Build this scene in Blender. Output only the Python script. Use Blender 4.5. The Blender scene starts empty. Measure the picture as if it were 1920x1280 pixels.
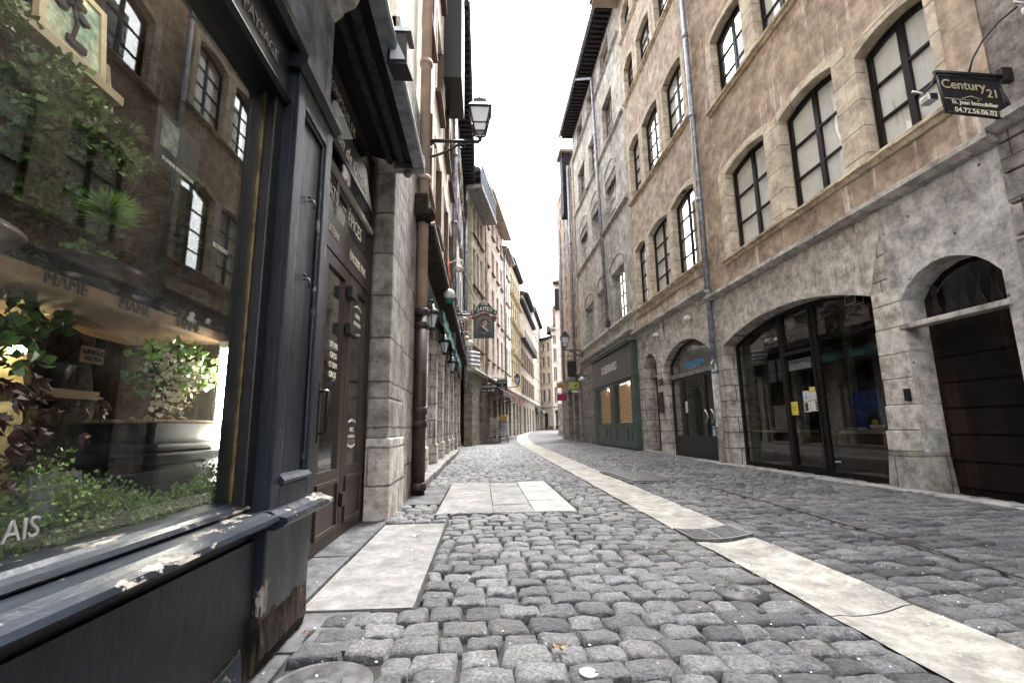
import bpy, bmesh, math, random
from mathutils import Vector, Matrix, noise
from mathutils.geometry import tessellate_polygon
random.seed(11)
S = bpy.context.scene
COL = S.collection
PI = math.pi
R = random.uniform

# ------------------------------------------------------------------ materials
def newmat(name):
    m = bpy.data.materials.new(name); m.use_nodes = True
    nt = m.node_tree; b = nt.nodes['Principled BSDF']
    return m, nt, b
def N(nt, t, ins=None, **props):
    n = nt.nodes.new(t)
    for k, v in props.items(): setattr(n, k, v)
    for k, v in (ins or {}).items():
        if isinstance(v, bpy.types.NodeSocket): nt.links.new(v, n.inputs[k])
        else: n.inputs[k].default_value = v
    return n
def c4(c): return (c[0], c[1], c[2], 1)
def mix(nt, f, a, b, mode='MIX'):
    n = nt.nodes.new('ShaderNodeMix'); n.data_type = 'RGBA'; n.blend_type = mode
    for i, v in ((0, f), (6, a), (7, b)):
        if isinstance(v, bpy.types.NodeSocket): nt.links.new(v, n.inputs[i])
        elif i == 0: n.inputs[0].default_value = v
        else: n.inputs[i].default_value = c4(v)
    return n.outputs[2]
def ramp(nt, f, a, b):
    n = N(nt, 'ShaderNodeMapRange', {0: f, 1: a, 2: b, 3: 0.0, 4: 1.0}); n.interpolation_type = 'SMOOTHSTEP'
    return n.outputs[0]
def coords(nt, scale=(1, 1, 1), kind='Object'):
    tc = N(nt, 'ShaderNodeTexCoord')
    return N(nt, 'ShaderNodeMapping', {0: tc.outputs[kind], 3: scale}).outputs[0]
def noi(nt, vec, scale, detail=5.0, rough=.6):
    return N(nt, 'ShaderNodeTexNoise', {'Vector': vec, 'Scale': scale, 'Detail': detail, 'Roughness': rough}).outputs[0]
def bump(nt, b, h, strength, dist=.01):
    n = N(nt, 'ShaderNodeBump', {'Height': h, 'Strength': strength, 'Distance': dist})
    nt.links.new(n.outputs[0], b.inputs['Normal'])
def L(nt, a, b): nt.links.new(a, b)
def math_(nt, op, a, b):
    n = nt.nodes.new('ShaderNodeMath'); n.operation = op
    for i, v in enumerate((a, b)):
        if isinstance(v, bpy.types.NodeSocket): nt.links.new(v, n.inputs[i])
        else: n.inputs[i].default_value = v
    return n.outputs[0]

def plain(name, c, rough=.5, metal=0.0, var=.25, scale=6.0, bmp=.1, spec=.5):
    m, nt, b = newmat(name)
    v = coords(nt); f = noi(nt, v, scale)
    col = mix(nt, ramp(nt, f, .3, .75), [x*(1-var) for x in c], [min(1, x*(1+var)) for x in c])
    L(nt, col, b.inputs['Base Color'])
    b.inputs['Roughness'].default_value = rough; b.inputs['Metallic'].default_value = metal
    b.inputs['Specular IOR Level'].default_value = spec
    if bmp: bump(nt, b, noi(nt, v, scale*8), bmp, .004)
    return m

def grain(nt, v, col, scale, amt):
    a = noi(nt, v, scale, 12, .78)
    lo = ramp(nt, a, .33, .67)
    col = mix(nt, amt, col, mix(nt, lo, (.12, .12, .12), (.90, .90, .90)), 'OVERLAY')
    pit = ramp(nt, noi(nt, v, scale*4.5, 4, .6), .66, .72)
    return mix(nt, math_(nt, 'MULTIPLY', pit, amt*.75), col, (.03, .027, .024))
def stucco(name, c1, c2, c3, streak=.5, scale=1.0, bmp=.5, spots=.0, gr=.62):
    m, nt, b = newmat(name)
    v = coords(nt)
    f1 = ramp(nt, noi(nt, v, .9*scale, 7, .65), .38, .62)
    col = mix(nt, f1, c1, c2)
    f2 = ramp(nt, noi(nt, coords(nt, (3.2*scale, 3.2*scale, .22*scale)), 1.9, 6), .57, .68)
    col = mix(nt, math_(nt, 'MULTIPLY', f2, streak*.8), col, c3)
    f4 = ramp(nt, noi(nt, coords(nt, (5*scale, 5*scale, .5*scale)), 2.3, 5), .58, .72)
    col = mix(nt, math_(nt, 'MULTIPLY', f4, .5), col, [x*.26 for x in c1])
    col = grain(nt, v, col, 3.2*scale, gr)
    if spots:
        vo = N(nt, 'ShaderNodeTexVoronoi', {'Vector': v, 'Scale': 5.0}).outputs[0]
        col = mix(nt, math_(nt, 'MULTIPLY', math_(nt, 'LESS_THAN', vo, .09), spots), col, (.04, .03, .025))
    L(nt, col, b.inputs['Base Color']); b.inputs['Roughness'].default_value = .9
    b.inputs['Specular IOR Level'].default_value = .2
    h = math_(nt, 'ADD', math_(nt, 'MULTIPLY', noi(nt, v, 5*scale, 6), 2.0), noi(nt, v, 45*scale, 6, .7))
    bump(nt, b, h, bmp, .012)
    return m

def blocks(name, c1, c2, bw, bh, joint=.008, mort=(.09, .08, .07), rough=.85, vert=False, off=.5, stain=.5, bmp=.7, gr=.72):
    m, nt, b = newmat(name)
    tc = N(nt, 'ShaderNodeTexCoord').outputs['Object']
    sp = N(nt, 'ShaderNodeSeparateXYZ', {0: tc})
    wob = noi(nt, tc, 3.0, 4)
    x = math_(nt, 'ADD', math_(nt, 'ADD', sp.outputs[0], sp.outputs[1]), math_(nt, 'MULTIPLY', wob, .05))
    z = math_(nt, 'ADD', sp.outputs[2], math_(nt, 'MULTIPLY', wob, .05))
    cb = N(nt, 'ShaderNodeCombineXYZ', {0: x, 1: z})
    br = N(nt, 'ShaderNodeTexBrick', {'Vector': cb.outputs[0], 'Scale': 1.0, 'Mortar Size': joint, 'Mortar Smooth': .25,
        'Brick Width': bw, 'Row Height': bh, 'Color1': c4(c1), 'Color2': c4(c2), 'Mortar': c4(mort)}, offset=off)
    f1 = ramp(nt, noi(nt, tc, 1.7, 8, .7), .35, .68)
    col = mix(nt, math_(nt, 'MULTIPLY', f1, .5), br.outputs[0], [x*.62 for x in c1])
    f2 = ramp(nt, noi(nt, coords(nt, (4, 4, .3)), 1.5, 5), .58, .72)
    col = mix(nt, math_(nt, 'MULTIPLY', f2, stain), col, [x*.3 for x in c1])
    f5 = ramp(nt, noi(nt, coords(nt, (4, 4, .35), 'Object'), 2.1, 3), .66, .74)
    col = mix(nt, math_(nt, 'MULTIPLY', f5, .4), col, [min(.8, x*1.7) for x in c2])
    col = grain(nt, tc, col, 3.6, gr)
    L(nt, col, b.inputs['Base Color']); b.inputs['Roughness'].default_value = rough
    b.inputs['Specular IOR Level'].default_value = .25
    h = math_(nt, 'ADD', math_(nt, 'MULTIPLY', br.outputs[1], -1.6), math_(nt, 'ADD', math_(nt, 'MULTIPLY', noi(nt, tc, 7, 6), 1.4), noi(nt, tc, 50, 6, .7)))
    bump(nt, b, h, bmp, .014)
    return m

def peel(name, c, under, amount=.6, rough=.38, stretch=(1, 1, 1), scale=5.0):
    m, nt, b = newmat(name)
    v = coords(nt, stretch)
    a = noi(nt, v, scale, 9, .68)
    f = ramp(nt, a, amount, amount+.018)
    var = mix(nt, ramp(nt, noi(nt, v, 3, 6), .3, .7), [x*.55 for x in c], [x*1.7 for x in c])
    un = mix(nt, ramp(nt, noi(nt, v, 30, 5), .35, .65), [x*.45 for x in under], under)
    scr = ramp(nt, noi(nt, coords(nt, (40, 40, 6)), 2.0, 6, .8), .63, .7)
    col = mix(nt, math_(nt, 'MULTIPLY', scr, .35), var, [min(1, x*3+.06) for x in c])
    L(nt, mix(nt, f, col, un), b.inputs['Base Color'])
    rr = N(nt, 'ShaderNodeMapRange', {0: f, 3: rough, 4: .9})
    r2 = math_(nt, 'ADD', rr.outputs[0], math_(nt, 'MULTIPLY', math_(nt, 'SUBTRACT', noi(nt, v, 9, 6), .5), .25))
    L(nt, r2, b.inputs['Roughness'])
    b.inputs['Specular IOR Level'].default_value = .38
    h = math_(nt, 'ADD', math_(nt, 'MULTIPLY', f, -1.2), math_(nt, 'ADD', math_(nt, 'MULTIPLY', noi(nt, coords(nt, (1, 1, .4)), 18, 6), .9), math_(nt, 'MULTIPLY', noi(nt, v, 70, 5), .25)))
    bump(nt, b, h, .75, .005)
    return m

def wood(name, c1, c2, rough=.5, axis=2, scale=1.0, spec=.4):
    m, nt, b = newmat(name)
    st = [14*scale]*3; st[axis] = .9*scale
    f = noi(nt, coords(nt, st), 2.0, 7, .65)
    col = mix(nt, ramp(nt, f, .3, .7), c1, c2)
    g = ramp(nt, noi(nt, coords(nt), 2.5, 6), .35, .7)
    L(nt, mix(nt, math_(nt, 'MULTIPLY', g, .5), col, [x*.4 for x in c1]), b.inputs['Base Color'])
    b.inputs['Roughness'].default_value = rough; b.inputs['Specular IOR Level'].default_value = spec
    bump(nt, b, f, .35, .004)
    return m

def glass(name, tint=(.975, .985, .98), ior=1.55, dust=.02, wavy=.0):
    m, nt, b = newmat(name); nt.nodes.remove(b)
    out = [n for n in nt.nodes if n.type == 'OUTPUT_MATERIAL'][0]
    t = N(nt, 'ShaderNodeBsdfTransparent', {0: c4(tint)})
    g = N(nt, 'ShaderNodeBsdfGlossy', {'Color': (1, 1, 1, 1), 'Roughness': .012})
    if wavy:
        bp = N(nt, 'ShaderNodeBump', {'Height': noi(nt, coords(nt), 2.2, 2), 'Strength': wavy, 'Distance': .02})
        L(nt, bp.outputs[0], g.inputs['Normal'])
    bf = N(nt, 'ShaderNodeNewGeometry').outputs['Backfacing']
    fr = N(nt, 'ShaderNodeFresnel', {'IOR': N(nt, 'ShaderNodeMapRange', {0: bf, 3: ior, 4: 1/ior}).outputs[0]})
    mx = N(nt, 'ShaderNodeMixShader', {0: fr.outputs[0], 1: t.outputs[0], 2: g.outputs[0]})
    d = N(nt, 'ShaderNodeBsdfDiffuse', {0: (.5, .5, .48, 1)})
    df = math_(nt, 'MULTIPLY', ramp(nt, noi(nt, coords(nt), 3, 9, .75), .4, .8), dust)
    m2 = N(nt, 'ShaderNodeMixShader', {0: df, 1: mx.outputs[0], 2: d.outputs[0]})
    L(nt, m2.outputs[0], out.inputs[0])
    return m

def emit(name, c, st):
    m, nt, b = newmat(name)
    b.inputs['Base Color'].default_value = c4(c); b.inputs['Emission Color'].default_value = c4(c)
    b.inputs['Emission Strength'].default_value = st
    return m

def cobble_mat():
    m, nt, b = newmat('cobble_stone')
    v = coords(nt)
    ri = N(nt, 'ShaderNodeNewGeometry').outputs['Random Per Island']
    col = mix(nt, ri, (.036, .038, .043), (.158, .161, .168))
    col = mix(nt, math_(nt, 'MULTIPLY', ramp(nt, ri, .95, .97), .2), col, (.10, .07, .06))
    f = ramp(nt, noi(nt, v, 13, 9, .72), .46, .60)
    col = mix(nt, math_(nt, 'MULTIPLY', f, .62), col, (.035, .035, .038))
    f = ramp(nt, noi(nt, v, 17, 8, .75), .60, .70)
    col = mix(nt, math_(nt, 'MULTIPLY', f, .45), col, (.30, .30, .30))
    big = ramp(nt, noi(nt, v, .9, 5), .4, .65)
    col = mix(nt, math_(nt, 'MULTIPLY', big, .35), col, (.20, .197, .192))
    col = mix(nt, .8, col, mix(nt, ramp(nt, noi(nt, v, 75, 6, .75), .3, .7), (.15, .15, .15), (.9, .9, .9)), 'OVERLAY')
    L(nt, col, b.inputs['Base Color'])
    L(nt, math_(nt, 'ADD', .38, math_(nt, 'MULTIPLY', noi(nt, v, 16, 6), .4)), b.inputs['Roughness'])
    b.inputs['Specular IOR Level'].default_value = .45
    h = math_(nt, 'ADD', math_(nt, 'MULTIPLY', noi(nt, v, 16, 9, .7), 2.2), math_(nt, 'MULTIPLY', noi(nt, v, 90, 5, .7), .6))
    bump(nt, b, h, 1.0, .014)
    return m

M = {}
M['cobble'] = cobble_mat()
M['bluestone'] = plain('blue_grey_cobble', (.13, .14, .155), .5, 0, .3, 14, .4)
M['mortar'] = plain('mortar', (.016, .015, .014), .95, var=.5, scale=18, bmp=.6)
M['gutter'] = stucco('gutter_limestone', (.32, .308, .28), (.225, .218, .20), (.14, .135, .125), .25, 2.6, .4, 0, .42)
M['slab'] = stucco('pavement_slab', (.21, .207, .20), (.15, .148, .142), (.13, .128, .122), .15, 3.5, .4, 0, .35)
M['slab_light'] = stucco('pale_paving', (.33, .327, .318), (.24, .237, .228), (.18, .18, .17), .15, 3.5, .4, 0, .35)
M['slab_dark'] = stucco('dark_paving', (.105, .105, .11), (.07, .07, .074), (.16, .16, .16), .35, 2.2, .4)
M['iron'] = plain('cast_iron', (.07, .07, .073), .5, .6, .5, 20, .5)
M['black'] = plain('black_metal', (.013, .013, .015), .38, .2, .4, 14, .2)
M['grate'] = plain('grate_iron', (.17, .17, .175), .5, .5, .3, 20, .3)
M['zinc'] = plain('zinc_pipe', (.27, .285, .32), .42, .55, .4, 7, .2)
M['steel'] = plain('polished_steel', (.5, .5, .5), .38, 1.0, .1, 10, 0)
M['brown'] = stucco('brown_render', (.44, .345, .268), (.315, .237, .178), (.74, .68, .60), .9, 1.0, .6)
M['brown2'] = stucco('ochre_brown_render', (.50, .41, .325), (.385, .305, .237), (.72, .66, .58), .8, 1.0, .5)
M['greyr'] = stucco('grey_render', (.52, .48, .425), (.32, .295, .262), (.58, .56, .53), .6, .9, .5)
M['rough_grey'] = stucco('rough_grey_render', (.27, .24, .215), (.19, .165, .148), (.33, .3, .27), .3, 2.0, 1.0)
M['plaster'] = stucco('pitted_plaster', (.52, .505, .48), (.39, .375, .355), (.66, .64, .61), .35, 1.4, .7, spots=.8)
M['cream'] = stucco('cream_render', (.72, .64, .555), (.62, .54, .46), (.42, .36, .30), .4, 1.0, .4)
M['cream_pale'] = stucco('pale_cream_render', (.80, .75, .68), (.70, .65, .585), (.48, .44, .39), .35, 1.0, .4)
M['pink'] = stucco('pink_render', (.72, .62, .55), (.64, .54, .475), (.45, .36, .3), .3, 1.0, .3)
M['ochre'] = stucco('ochre_render', (.56, .47, .33), (.46, .38, .26), (.32, .23, .14), .4, 1.0, .4)
M['yellow'] = stucco('yellow_render', (.64, .58, .47), (.55, .49, .39), (.36, .29, .2), .35, 1.0, .4)
M['taupe'] = stucco('taupe_render', (.42, .36, .31), (.34, .28, .24), (.2, .16, .13), .4, 1.0, .5)
M['salmon'] = stucco('salmon_render', (.46, .375, .32), (.38, .305, .26), (.36, .25, .2), .3, 1.0, .3)
M['red'] = stucco('red_render', (.42, .13, .11), (.34, .1, .09), (.3, .12, .1), .3, 1.0, .3)
M['ashlar'] = blocks('ashlar_stone', (.60, .555, .50), (.45, .415, .37), .62, .33, .011)
M['dressed'] = stucco('dressed_stone', (.60, .555, .50), (.44, .405, .365), (.74, .70, .65), .5, 2.0, .8)
M['ashlar_dark'] = blocks('dark_ashlar', (.33, .31, .285), (.235, .22, .20), .7, .42, .011)
M['ashlar_far'] = blocks('weathered_ashlar', (.30, .26, .215), (.225, .195, .16), .55, .3)
M['ochre_stone'] = blocks('golden_stone', (.66, .575, .455), (.53, .45, .345), 3.0, .40, .009, (.16, .125, .09), off=0.0, stain=.45, gr=.5)
M['string'] = stucco('string_course_stone', (.50, .475, .44), (.37, .35, .325), (.15, .14, .12), .75, 1.5, .8)
M['sill_gold'] = stucco('golden_sill_stone', (.58, .48, .355), (.46, .37, .265), (.2, .15, .1), .6, 1.5, .8)
M['paint'] = peel('navy_black_paint', (.009, .012, .018), (.42, .39, .34), .635, .42, (1, 1, .45), 5.0)
M['paint_worn'] = peel('worn_navy_paint', (.014, .018, .027), (.33, .305, .265), .565, .36, (.5, 1, 1), 10.0)
M['paint_panel'] = peel('black_panel_paint', (.0085, .009, .012), (.4, .38, .34), .70, .42, (1, 1, 1), 3.0)
M['paint_grey'] = stucco('blue_grey_plaster', (.20, .205, .222), (.13, .132, .145), (.28, .28, .29), .3, 1.5, .4)
M['rot'] = stucco('rotten_wood', (.055, .04, .029), (.022, .018, .016), (.22, .17, .12), .5, 6.0, 1.0)
M['brass'] = plain('aged_brass', (.16, .115, .05), .35, .6, .6, 12, .4)
M['door_wood'] = wood('brown_door_wood', (.05, .029, .022), (.028, .017, .013), .42)
M['dark_wood'] = stucco('dark_door_wood', (.009, .006, .005), (.006, .005, .0045), (.09, .045, .025), .25, .9, .3)
M['frame'] = plain('dark_window_frame', (.008, .007, .007), .5, 0, .3, 8, .1, .3)
M['frame_white'] = plain('pale_window_frame', (.42, .41, .39), .55, 0, .2, 8, .1)
M['green'] = plain('green_shopfront_paint', (.052, .082, .075), .42, 0, .18, 2.5, .08)
M['signgrey'] = plain('grey_sign_board', (.075, .082, .078), .5, 0, .12, 2, .05)
M['lead'] = plain('lead_flashing', (.26, .26, .26), .6, .2, .4, 6, .3)
M['slate'] = blocks('slate_cladding', (.03, .028, .036), (.02, .019, .025), .35, .22, .01, (.005, .005, .006), .7)
M['tile'] = blocks('roof_tile', (.12, .085, .07), (.08, .06, .052), .18, .3, .01, (.02, .018, .016))
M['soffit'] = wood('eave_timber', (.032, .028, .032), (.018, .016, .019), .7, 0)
M['soffit_pale'] = plain('pale_soffit', (.34, .28, .23), .8, 0, .2, 3, .2)
M['reveal_wood'] = wood('brown_shutter_wood', (.15, .085, .05), (.09, .05, .03), .6)
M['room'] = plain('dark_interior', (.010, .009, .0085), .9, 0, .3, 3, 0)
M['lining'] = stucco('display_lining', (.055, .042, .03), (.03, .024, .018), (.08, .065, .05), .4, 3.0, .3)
M['room_brown'] = wood('dark_brown_panelling', (.16, .075, .048), (.10, .046, .031), .45, 0)
M['room_pale'] = plain('pale_interior', (.12, .12, .12), .8, 0, .15, 2, 0)
M['curtain'] = stucco('window_blind', (.90, .885, .86), (.82, .80, .78), (.6, .59, .57), .3, 1.2, .1, 0, .15)
M['glass'] = glass('window_glass', ior=1.38, wavy=.06)
M['glass_shop'] = glass('shop_window_glass', ior=1.38, dust=.04)
M['glass_clear'] = glass('clear_window_glass', ior=1.22, dust=.02)
M['glass_dark'] = glass('dark_shop_glass', (.74, .74, .74), 1.36, .03)
M['lampglass'] = plain('frosted_lamp_glass', (.62, .64, .68), .3, 0, .1, 4, 0)
M['pipe_cream'] = plain('cream_pipe_paint', (.42, .31, .24), .6, 0, .2, 4, .2)
M['pipe_rust'] = plain('rust_brown_pipe', (.042, .026, .024), .5, .2, .5, 9, .4)
M['banner'] = plain('teal_banner_cloth', (.03, .16, .14), .8, 0, .2, 6, .2)
M['white'] = plain('white_paint', (.75, .75, .73), .5, 0, .1, 6, 0)
M['paper'] = plain('paper', (.66, .66, .64), .8, 0, .1, 9, 0)
M['gold'] = plain('gold_lettering', (.42, .37, .24), .5, 0, .15, 30, 0)
M['cream_letter'] = plain('cream_lettering', (.82, .77, .62), .55, 0, .15, 30, 0)
M['grey_letter'] = plain('grey_lettering', (.28, .28, .27), .6, 0, .2, 30, 0)
M['silver_letter'] = plain('silver_lettering', (.85, .87, .88), .4, 0, .05, 30, 0)
M['black_letter'] = plain('black_lettering', (.01, .01, .01), .6, 0, .1, 30, 0)
M['blue_letter'] = plain('blue_lettering', (.05, .38, .85), .5, 0, .1, 30, 0)
M['orange_glow'] = emit('lit_orange_blind', (.74, .42, .20), .12)
M['tube'] = emit('lit_tube', (1.0, .94, .80), 9.0)
M['fill_tube'] = emit('fill_tube_glow', (1.0, .90, .70), 7.0)  # glow of the extra tube added to brighten the upper display
M['bulb'] = emit('lit_bulb', (1.0, .82, .45), 16.0)
M['plank'] = wood('shelf_plank', (.24, .155, .085), (.145, .088, .048), .7, 0)
M['plank_pale'] = wood('pale_shelf_board', (.45, .40, .30), (.36, .31, .23), .6, 0)
M['boardstone'] = stucco('lit_stone_backboard', (.52, .45, .27), (.42, .36, .2), (.3, .24, .12), .3, 4.0, .6)
M['bark'] = stucco('bark', (.085, .06, .042), (.045, .032, .024), (.16, .13, .1), .5, 9.0, 1.0)
M['leaf'] = plain('bonsai_leaf', (.085, .175, .04), .38, 0, .5, 25, 0)
M['leaf_light'] = plain('young_bonsai_leaf', (.19, .31, .075), .4, 0, .4, 25, 0)
M['needle'] = plain('pine_needle', (.17, .34, .05), .5, 0, .5, 25, 0)
M['needle_dark'] = plain('dark_pine_needle', (.11, .135, .07), .55, 0, .5, 25, 0)
M['maple'] = plain('maple_leaf', (.06, .024, .017), .6, 0, .5, 25, 0)
M['petal'] = plain('cream_petal', (.50, .47, .34), .6, 0, .15, 25, 0)
M['moss'] = plain('moss_leaf', (.13, .205, .045), .6, 0, .55, 14, 0)
M['potgrey'] = plain('grey_glazed_pot', (.20, .19, .175), .35, 0, .3, 8, .3)
M['potblack'] = plain('black_glazed_pot', (.010, .010, .012), .3, 0, .3, 8, 0)
M['soil'] = plain('gravel_soil', (.22, .15, .08), .95, 0, .6, 60, .8)
M['ceramic'] = plain('pale_ceramic', (.55, .52, .46), .35, 0, .15, 10, 0)
M['bluepaint'] = stucco('blue_canvas', (.022, .075, .30), (.014, .045, .2), (.06, .13, .4), .5, 4.0, .3)
M['yellowpaper'] = plain('yellow_paper', (.72, .62, .10), .7, 0, .05, 10, 0)
M['greenlime'] = plain('lime_sign', (.42, .45, .10), .5, 0, .1, 6, 0)
M['magenta'] = plain('magenta_sign', (.42, .02, .09), .5, 0, .1, 6, 0)
M['skin'] = plain('portrait_skin', (.5, .36, .28), .7, 0, .1, 30, 0)
M['hair'] = plain('portrait_hair', (.10, .055, .035), .7, 0, .3, 30, 0)
M['signred'] = plain('dark_red_trim', (.22, .03, .04), .5, 0, .2, 8, 0)
M['signteal'] = plain('slate_green_sign', (.045, .07, .072), .5, 0, .2, 4, 0)
M['portrait'] = plain('portrait_ground', (.14, .10, .095), .6, 0, .25, 8, 0)
M['pict'] = stucco('teal_picture', (.40, .46, .38), (.10, .19, .18), (.5, .5, .38), .5, 7.0, .1)
M['rattan'] = plain('orange_rattan', (.45, .24, .09), .6, 0, .3, 20, .2)
M['wine'] = plain('wine_red_awning', (.16, .035, .04), .8, 0, .3, 8, .2)
M['rope'] = plain('orange_rope', (.5, .14, .06), .8, 0, .2, 10, 0)
M['card_grey'] = plain('grey_card', (.13, .13, .125), .8, 0, .2, 9, 0)
M['flake'] = plain('white_petal_flake', (.8, .8, .8), .7, 0, .05, 10, 0)
M['dryleaf'] = plain('dry_leaf', (.36, .22, .10), .7, 0, .4, 30, 0)
M['yellowflower'] = plain('yellow_flower', (.7, .5, .05), .6, 0, .2, 20, 0)
M['brick'] = blocks('chimney_brick', (.32, .17, .12), (.25, .13, .095), .25, .09, .01, (.2, .18, .16))
M['orange_patch'] = plain('orange_patch', (.40, .13, .05), .8, 0, .2, 8, .2)

# ------------------------------------------------------------------ frames and mesh building
class Fr:
    """facade frame: u along the street, w outwards (towards the street), z up"""
    def __init__(s, ox, oy, ang, side):
        s.o = (ox, oy); s.a = math.radians(ang); s.s = side
    def world(s, u, w, z=0):
        y = s.s*w
        return (s.o[0]+u*math.sin(s.a)-y*math.cos(s.a), s.o[1]+u*math.cos(s.a)+y*math.sin(s.a), z)
    @property
    def rz(s): return PI/2 - s.a
FR = Fr(5.2, 0, 0, 1)      # right row: w = 5.2 - X
FL = Fr(0, 0, 0, -1)       # left row: w = X
F2 = Fr(-.5, 22, 11, -1)   # second stretch on the left
FW = Fr(0, 0, 90, 1)       # u = X, w = Y

def prop(o, label=None, cat=None, group=None, kind=None):
    if label: o['label'] = label
    if cat: o['category'] = cat
    if group: o['group'] = group
    if kind: o['kind'] = kind
    return o

class Thing:
    def __init__(s, name, label, cat, fr, u, w, z=0, group=None):
        o = bpy.data.objects.new(name, None); COL.objects.link(o)
        o.location = fr.world(u, w, z); o.rotation_euler = (0, 0, fr.rz); o.empty_display_size = .2
        prop(o, label, cat, group); s.o = o; s.fr = fr; s.b = (u, w, z)
    def mb(s): return MB(s.fr, s.b)

class MB:
    def __init__(s, fr, base=(0, 0, 0)):
        s.bm = bmesh.new(); s.fr = fr; s.b = base
    def P(s, u, w, z): return Vector((u-s.b[0], s.fr.s*(w-s.b[1]), z-s.b[2]))
    def v(s, u, w, z): return s.bm.verts.new(s.P(u, w, z))
    def face(s, pts):
        try: return s.bm.faces.new([s.v(*p) for p in pts])
        except ValueError: return None
    def hexa(s, p):   # 8 points, bottom ring then top ring
        v = [s.v(*q) for q in p]
        for f in ((0, 1, 2, 3), (4, 5, 6, 7), (0, 1, 5, 4), (1, 2, 6, 5), (2, 3, 7, 6), (3, 0, 4, 7)):
            s.bm.faces.new([v[i] for i in f])
        return s
    def box(s, u0, u1, w0, w1, z0, z1, bev=0):
        if bev:
            b = bmesh.new()
            t = MB.__new__(MB); t.bm = b; t.fr = s.fr; t.b = s.b; t.box(u0, u1, w0, w1, z0, z1)
            bmesh.ops.bevel(b, geom=b.edges[:], offset=bev, segments=2, affect='EDGES', profile=.6)
            s.join(b); return s
        return s.hexa([(u0, w0, z0), (u1, w0, z0), (u1, w1, z0), (u0, w1, z0), (u0, w0, z1), (u1, w0, z1), (u1, w1, z1), (u0, w1, z1)])
    def join(s, b):
        mp = {}
        for v in b.verts: mp[v] = s.bm.verts.new(v.co)
        for f in b.faces:
            g = s.bm.faces.new([mp[v] for v in f.verts]); g.smooth = f.smooth
        b.free()
    def sheet(s, outline, holes, w0, w1):
        """polygon in (u,z) with holes, thickened between w0 (front) and w1 (back)"""
        loops = [outline]+list(holes)
        pts = [p for l in loops for p in l]
        tris = tessellate_polygon([[Vector((p[0], p[1], 0)) for p in l] for l in loops])
        A = [s.v(p[0], w0, p[1]) for p in pts]; B = [s.v(p[0], w1, p[1]) for p in pts]
        for t in tris:
            for V in (A, B):
                try: s.bm.faces.new([V[i] for i in t])
                except ValueError: pass
        i = 0
        for l in loops:
            n = len(l)
            for k in range(n):
                a, b = i+k, i+(k+1) % n
                try: s.bm.faces.new([A[a], A[b], B[b], B[a]])
                except ValueError: pass
            i += n
        return s
    def crosssheet(s, outline, holes, u0, u1):
        """polygon in (w,z) thickened along u"""
        loops = [outline]+list(holes)
        pts = [p for l in loops for p in l]
        tris = tessellate_polygon([[Vector((p[0], p[1], 0)) for p in l] for l in loops])
        A = [s.v(u0, p[0], p[1]) for p in pts]; B = [s.v(u1, p[0], p[1]) for p in pts]
        for t in tris:
            for V in (A, B):
                try: s.bm.faces.new([V[i] for i in t])
                except ValueError: pass
        i = 0
        for l in loops:
            n = len(l)
            for k in range(n):
                a, b = i+k, i+(k+1) % n
                try: s.bm.faces.new([A[a], A[b], B[b], B[a]])
                except ValueError: pass
            i += n
        return s
    def tube(s, path, r, seg=8, cap=True):
        P = [s.P(*p) for p in path]; rings = []
        rr = r if isinstance(r, (list, tuple)) else [r]*len(P)
        ref = None
        for i, p in enumerate(P):
            d = (P[min(i+1, len(P)-1)]-P[max(i-1, 0)]).normalized()
            if ref is None: ref = d.orthogonal().normalized()
            ref = (ref-d*ref.dot(d))
            if ref.length < 1e-4: ref = d.orthogonal()
            ref.normalize(); b = d.cross(ref)
            rings.append([s.bm.verts.new(p+(ref*math.cos(2*PI*k/seg)+b*math.sin(2*PI*k/seg))*rr[i]) for k in range(seg)])
        for a, b in zip(rings, rings[1:]):
            for k in range(seg):
                f = s.bm.faces.new([a[k], a[(k+1) % seg], b[(k+1) % seg], b[k]]); f.smooth = True
        if cap:
            for q in (rings[0], rings[-1]): s.bm.faces.new(q)
        return s
    def lathe(s, u, w, prof, seg=16, sx=1.0, sy=1.0, smooth=True):
        rings = []
        for r, z in prof:
            rings.append([s.v(u+r*sx*math.cos(2*PI*k/seg), w+r*sy*math.sin(2*PI*k/seg), z) for k in range(seg)])
        for a, b in zip(rings, rings[1:]):
            for k in range(seg):
                f = s.bm.faces.new([a[k], a[(k+1) % seg], b[(k+1) % seg], b[k]]); f.smooth = smooth
        s.bm.faces.new(rings[0]); s.bm.faces.new(rings[-1])
        return s
    def ball(s, u, w, z, r, sub=2, sc=(1, 1, 1), jit=0):
        b = bmesh.new(); bmesh.ops.create_icosphere(b, subdivisions=sub, radius=r)
        c = s.P(u, w, z)
        for v in b.verts:
            k = 1+jit*noise.noise(v.co*40+c*3)
            v.co = Vector((v.co.x*sc[0], v.co.y*sc[1], v.co.z*sc[2]))*k+c
        for f in b.faces: f.smooth = True
        s.join(b); return s
    def sweep(s, prof, u0, u1, jit=0, n=1, smooth=False):
        """profile in (w,z) closed, swept along u"""
        rings = []
        for i in range(n+1):
            u = u0+(u1-u0)*i/n
            rings.append([s.v(u, p[0]+R(-jit, jit), p[1]+R(-jit, jit)) for p in prof])
        m = len(prof)
        for a, b in zip(rings, rings[1:]):
            for k in range(m): s.bm.faces.new([a[k], a[(k+1) % m], b[(k+1) % m], b[k]]).smooth = smooth
        s.bm.faces.new(rings[0]); s.bm.faces.new(rings[-1]); return s
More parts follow.
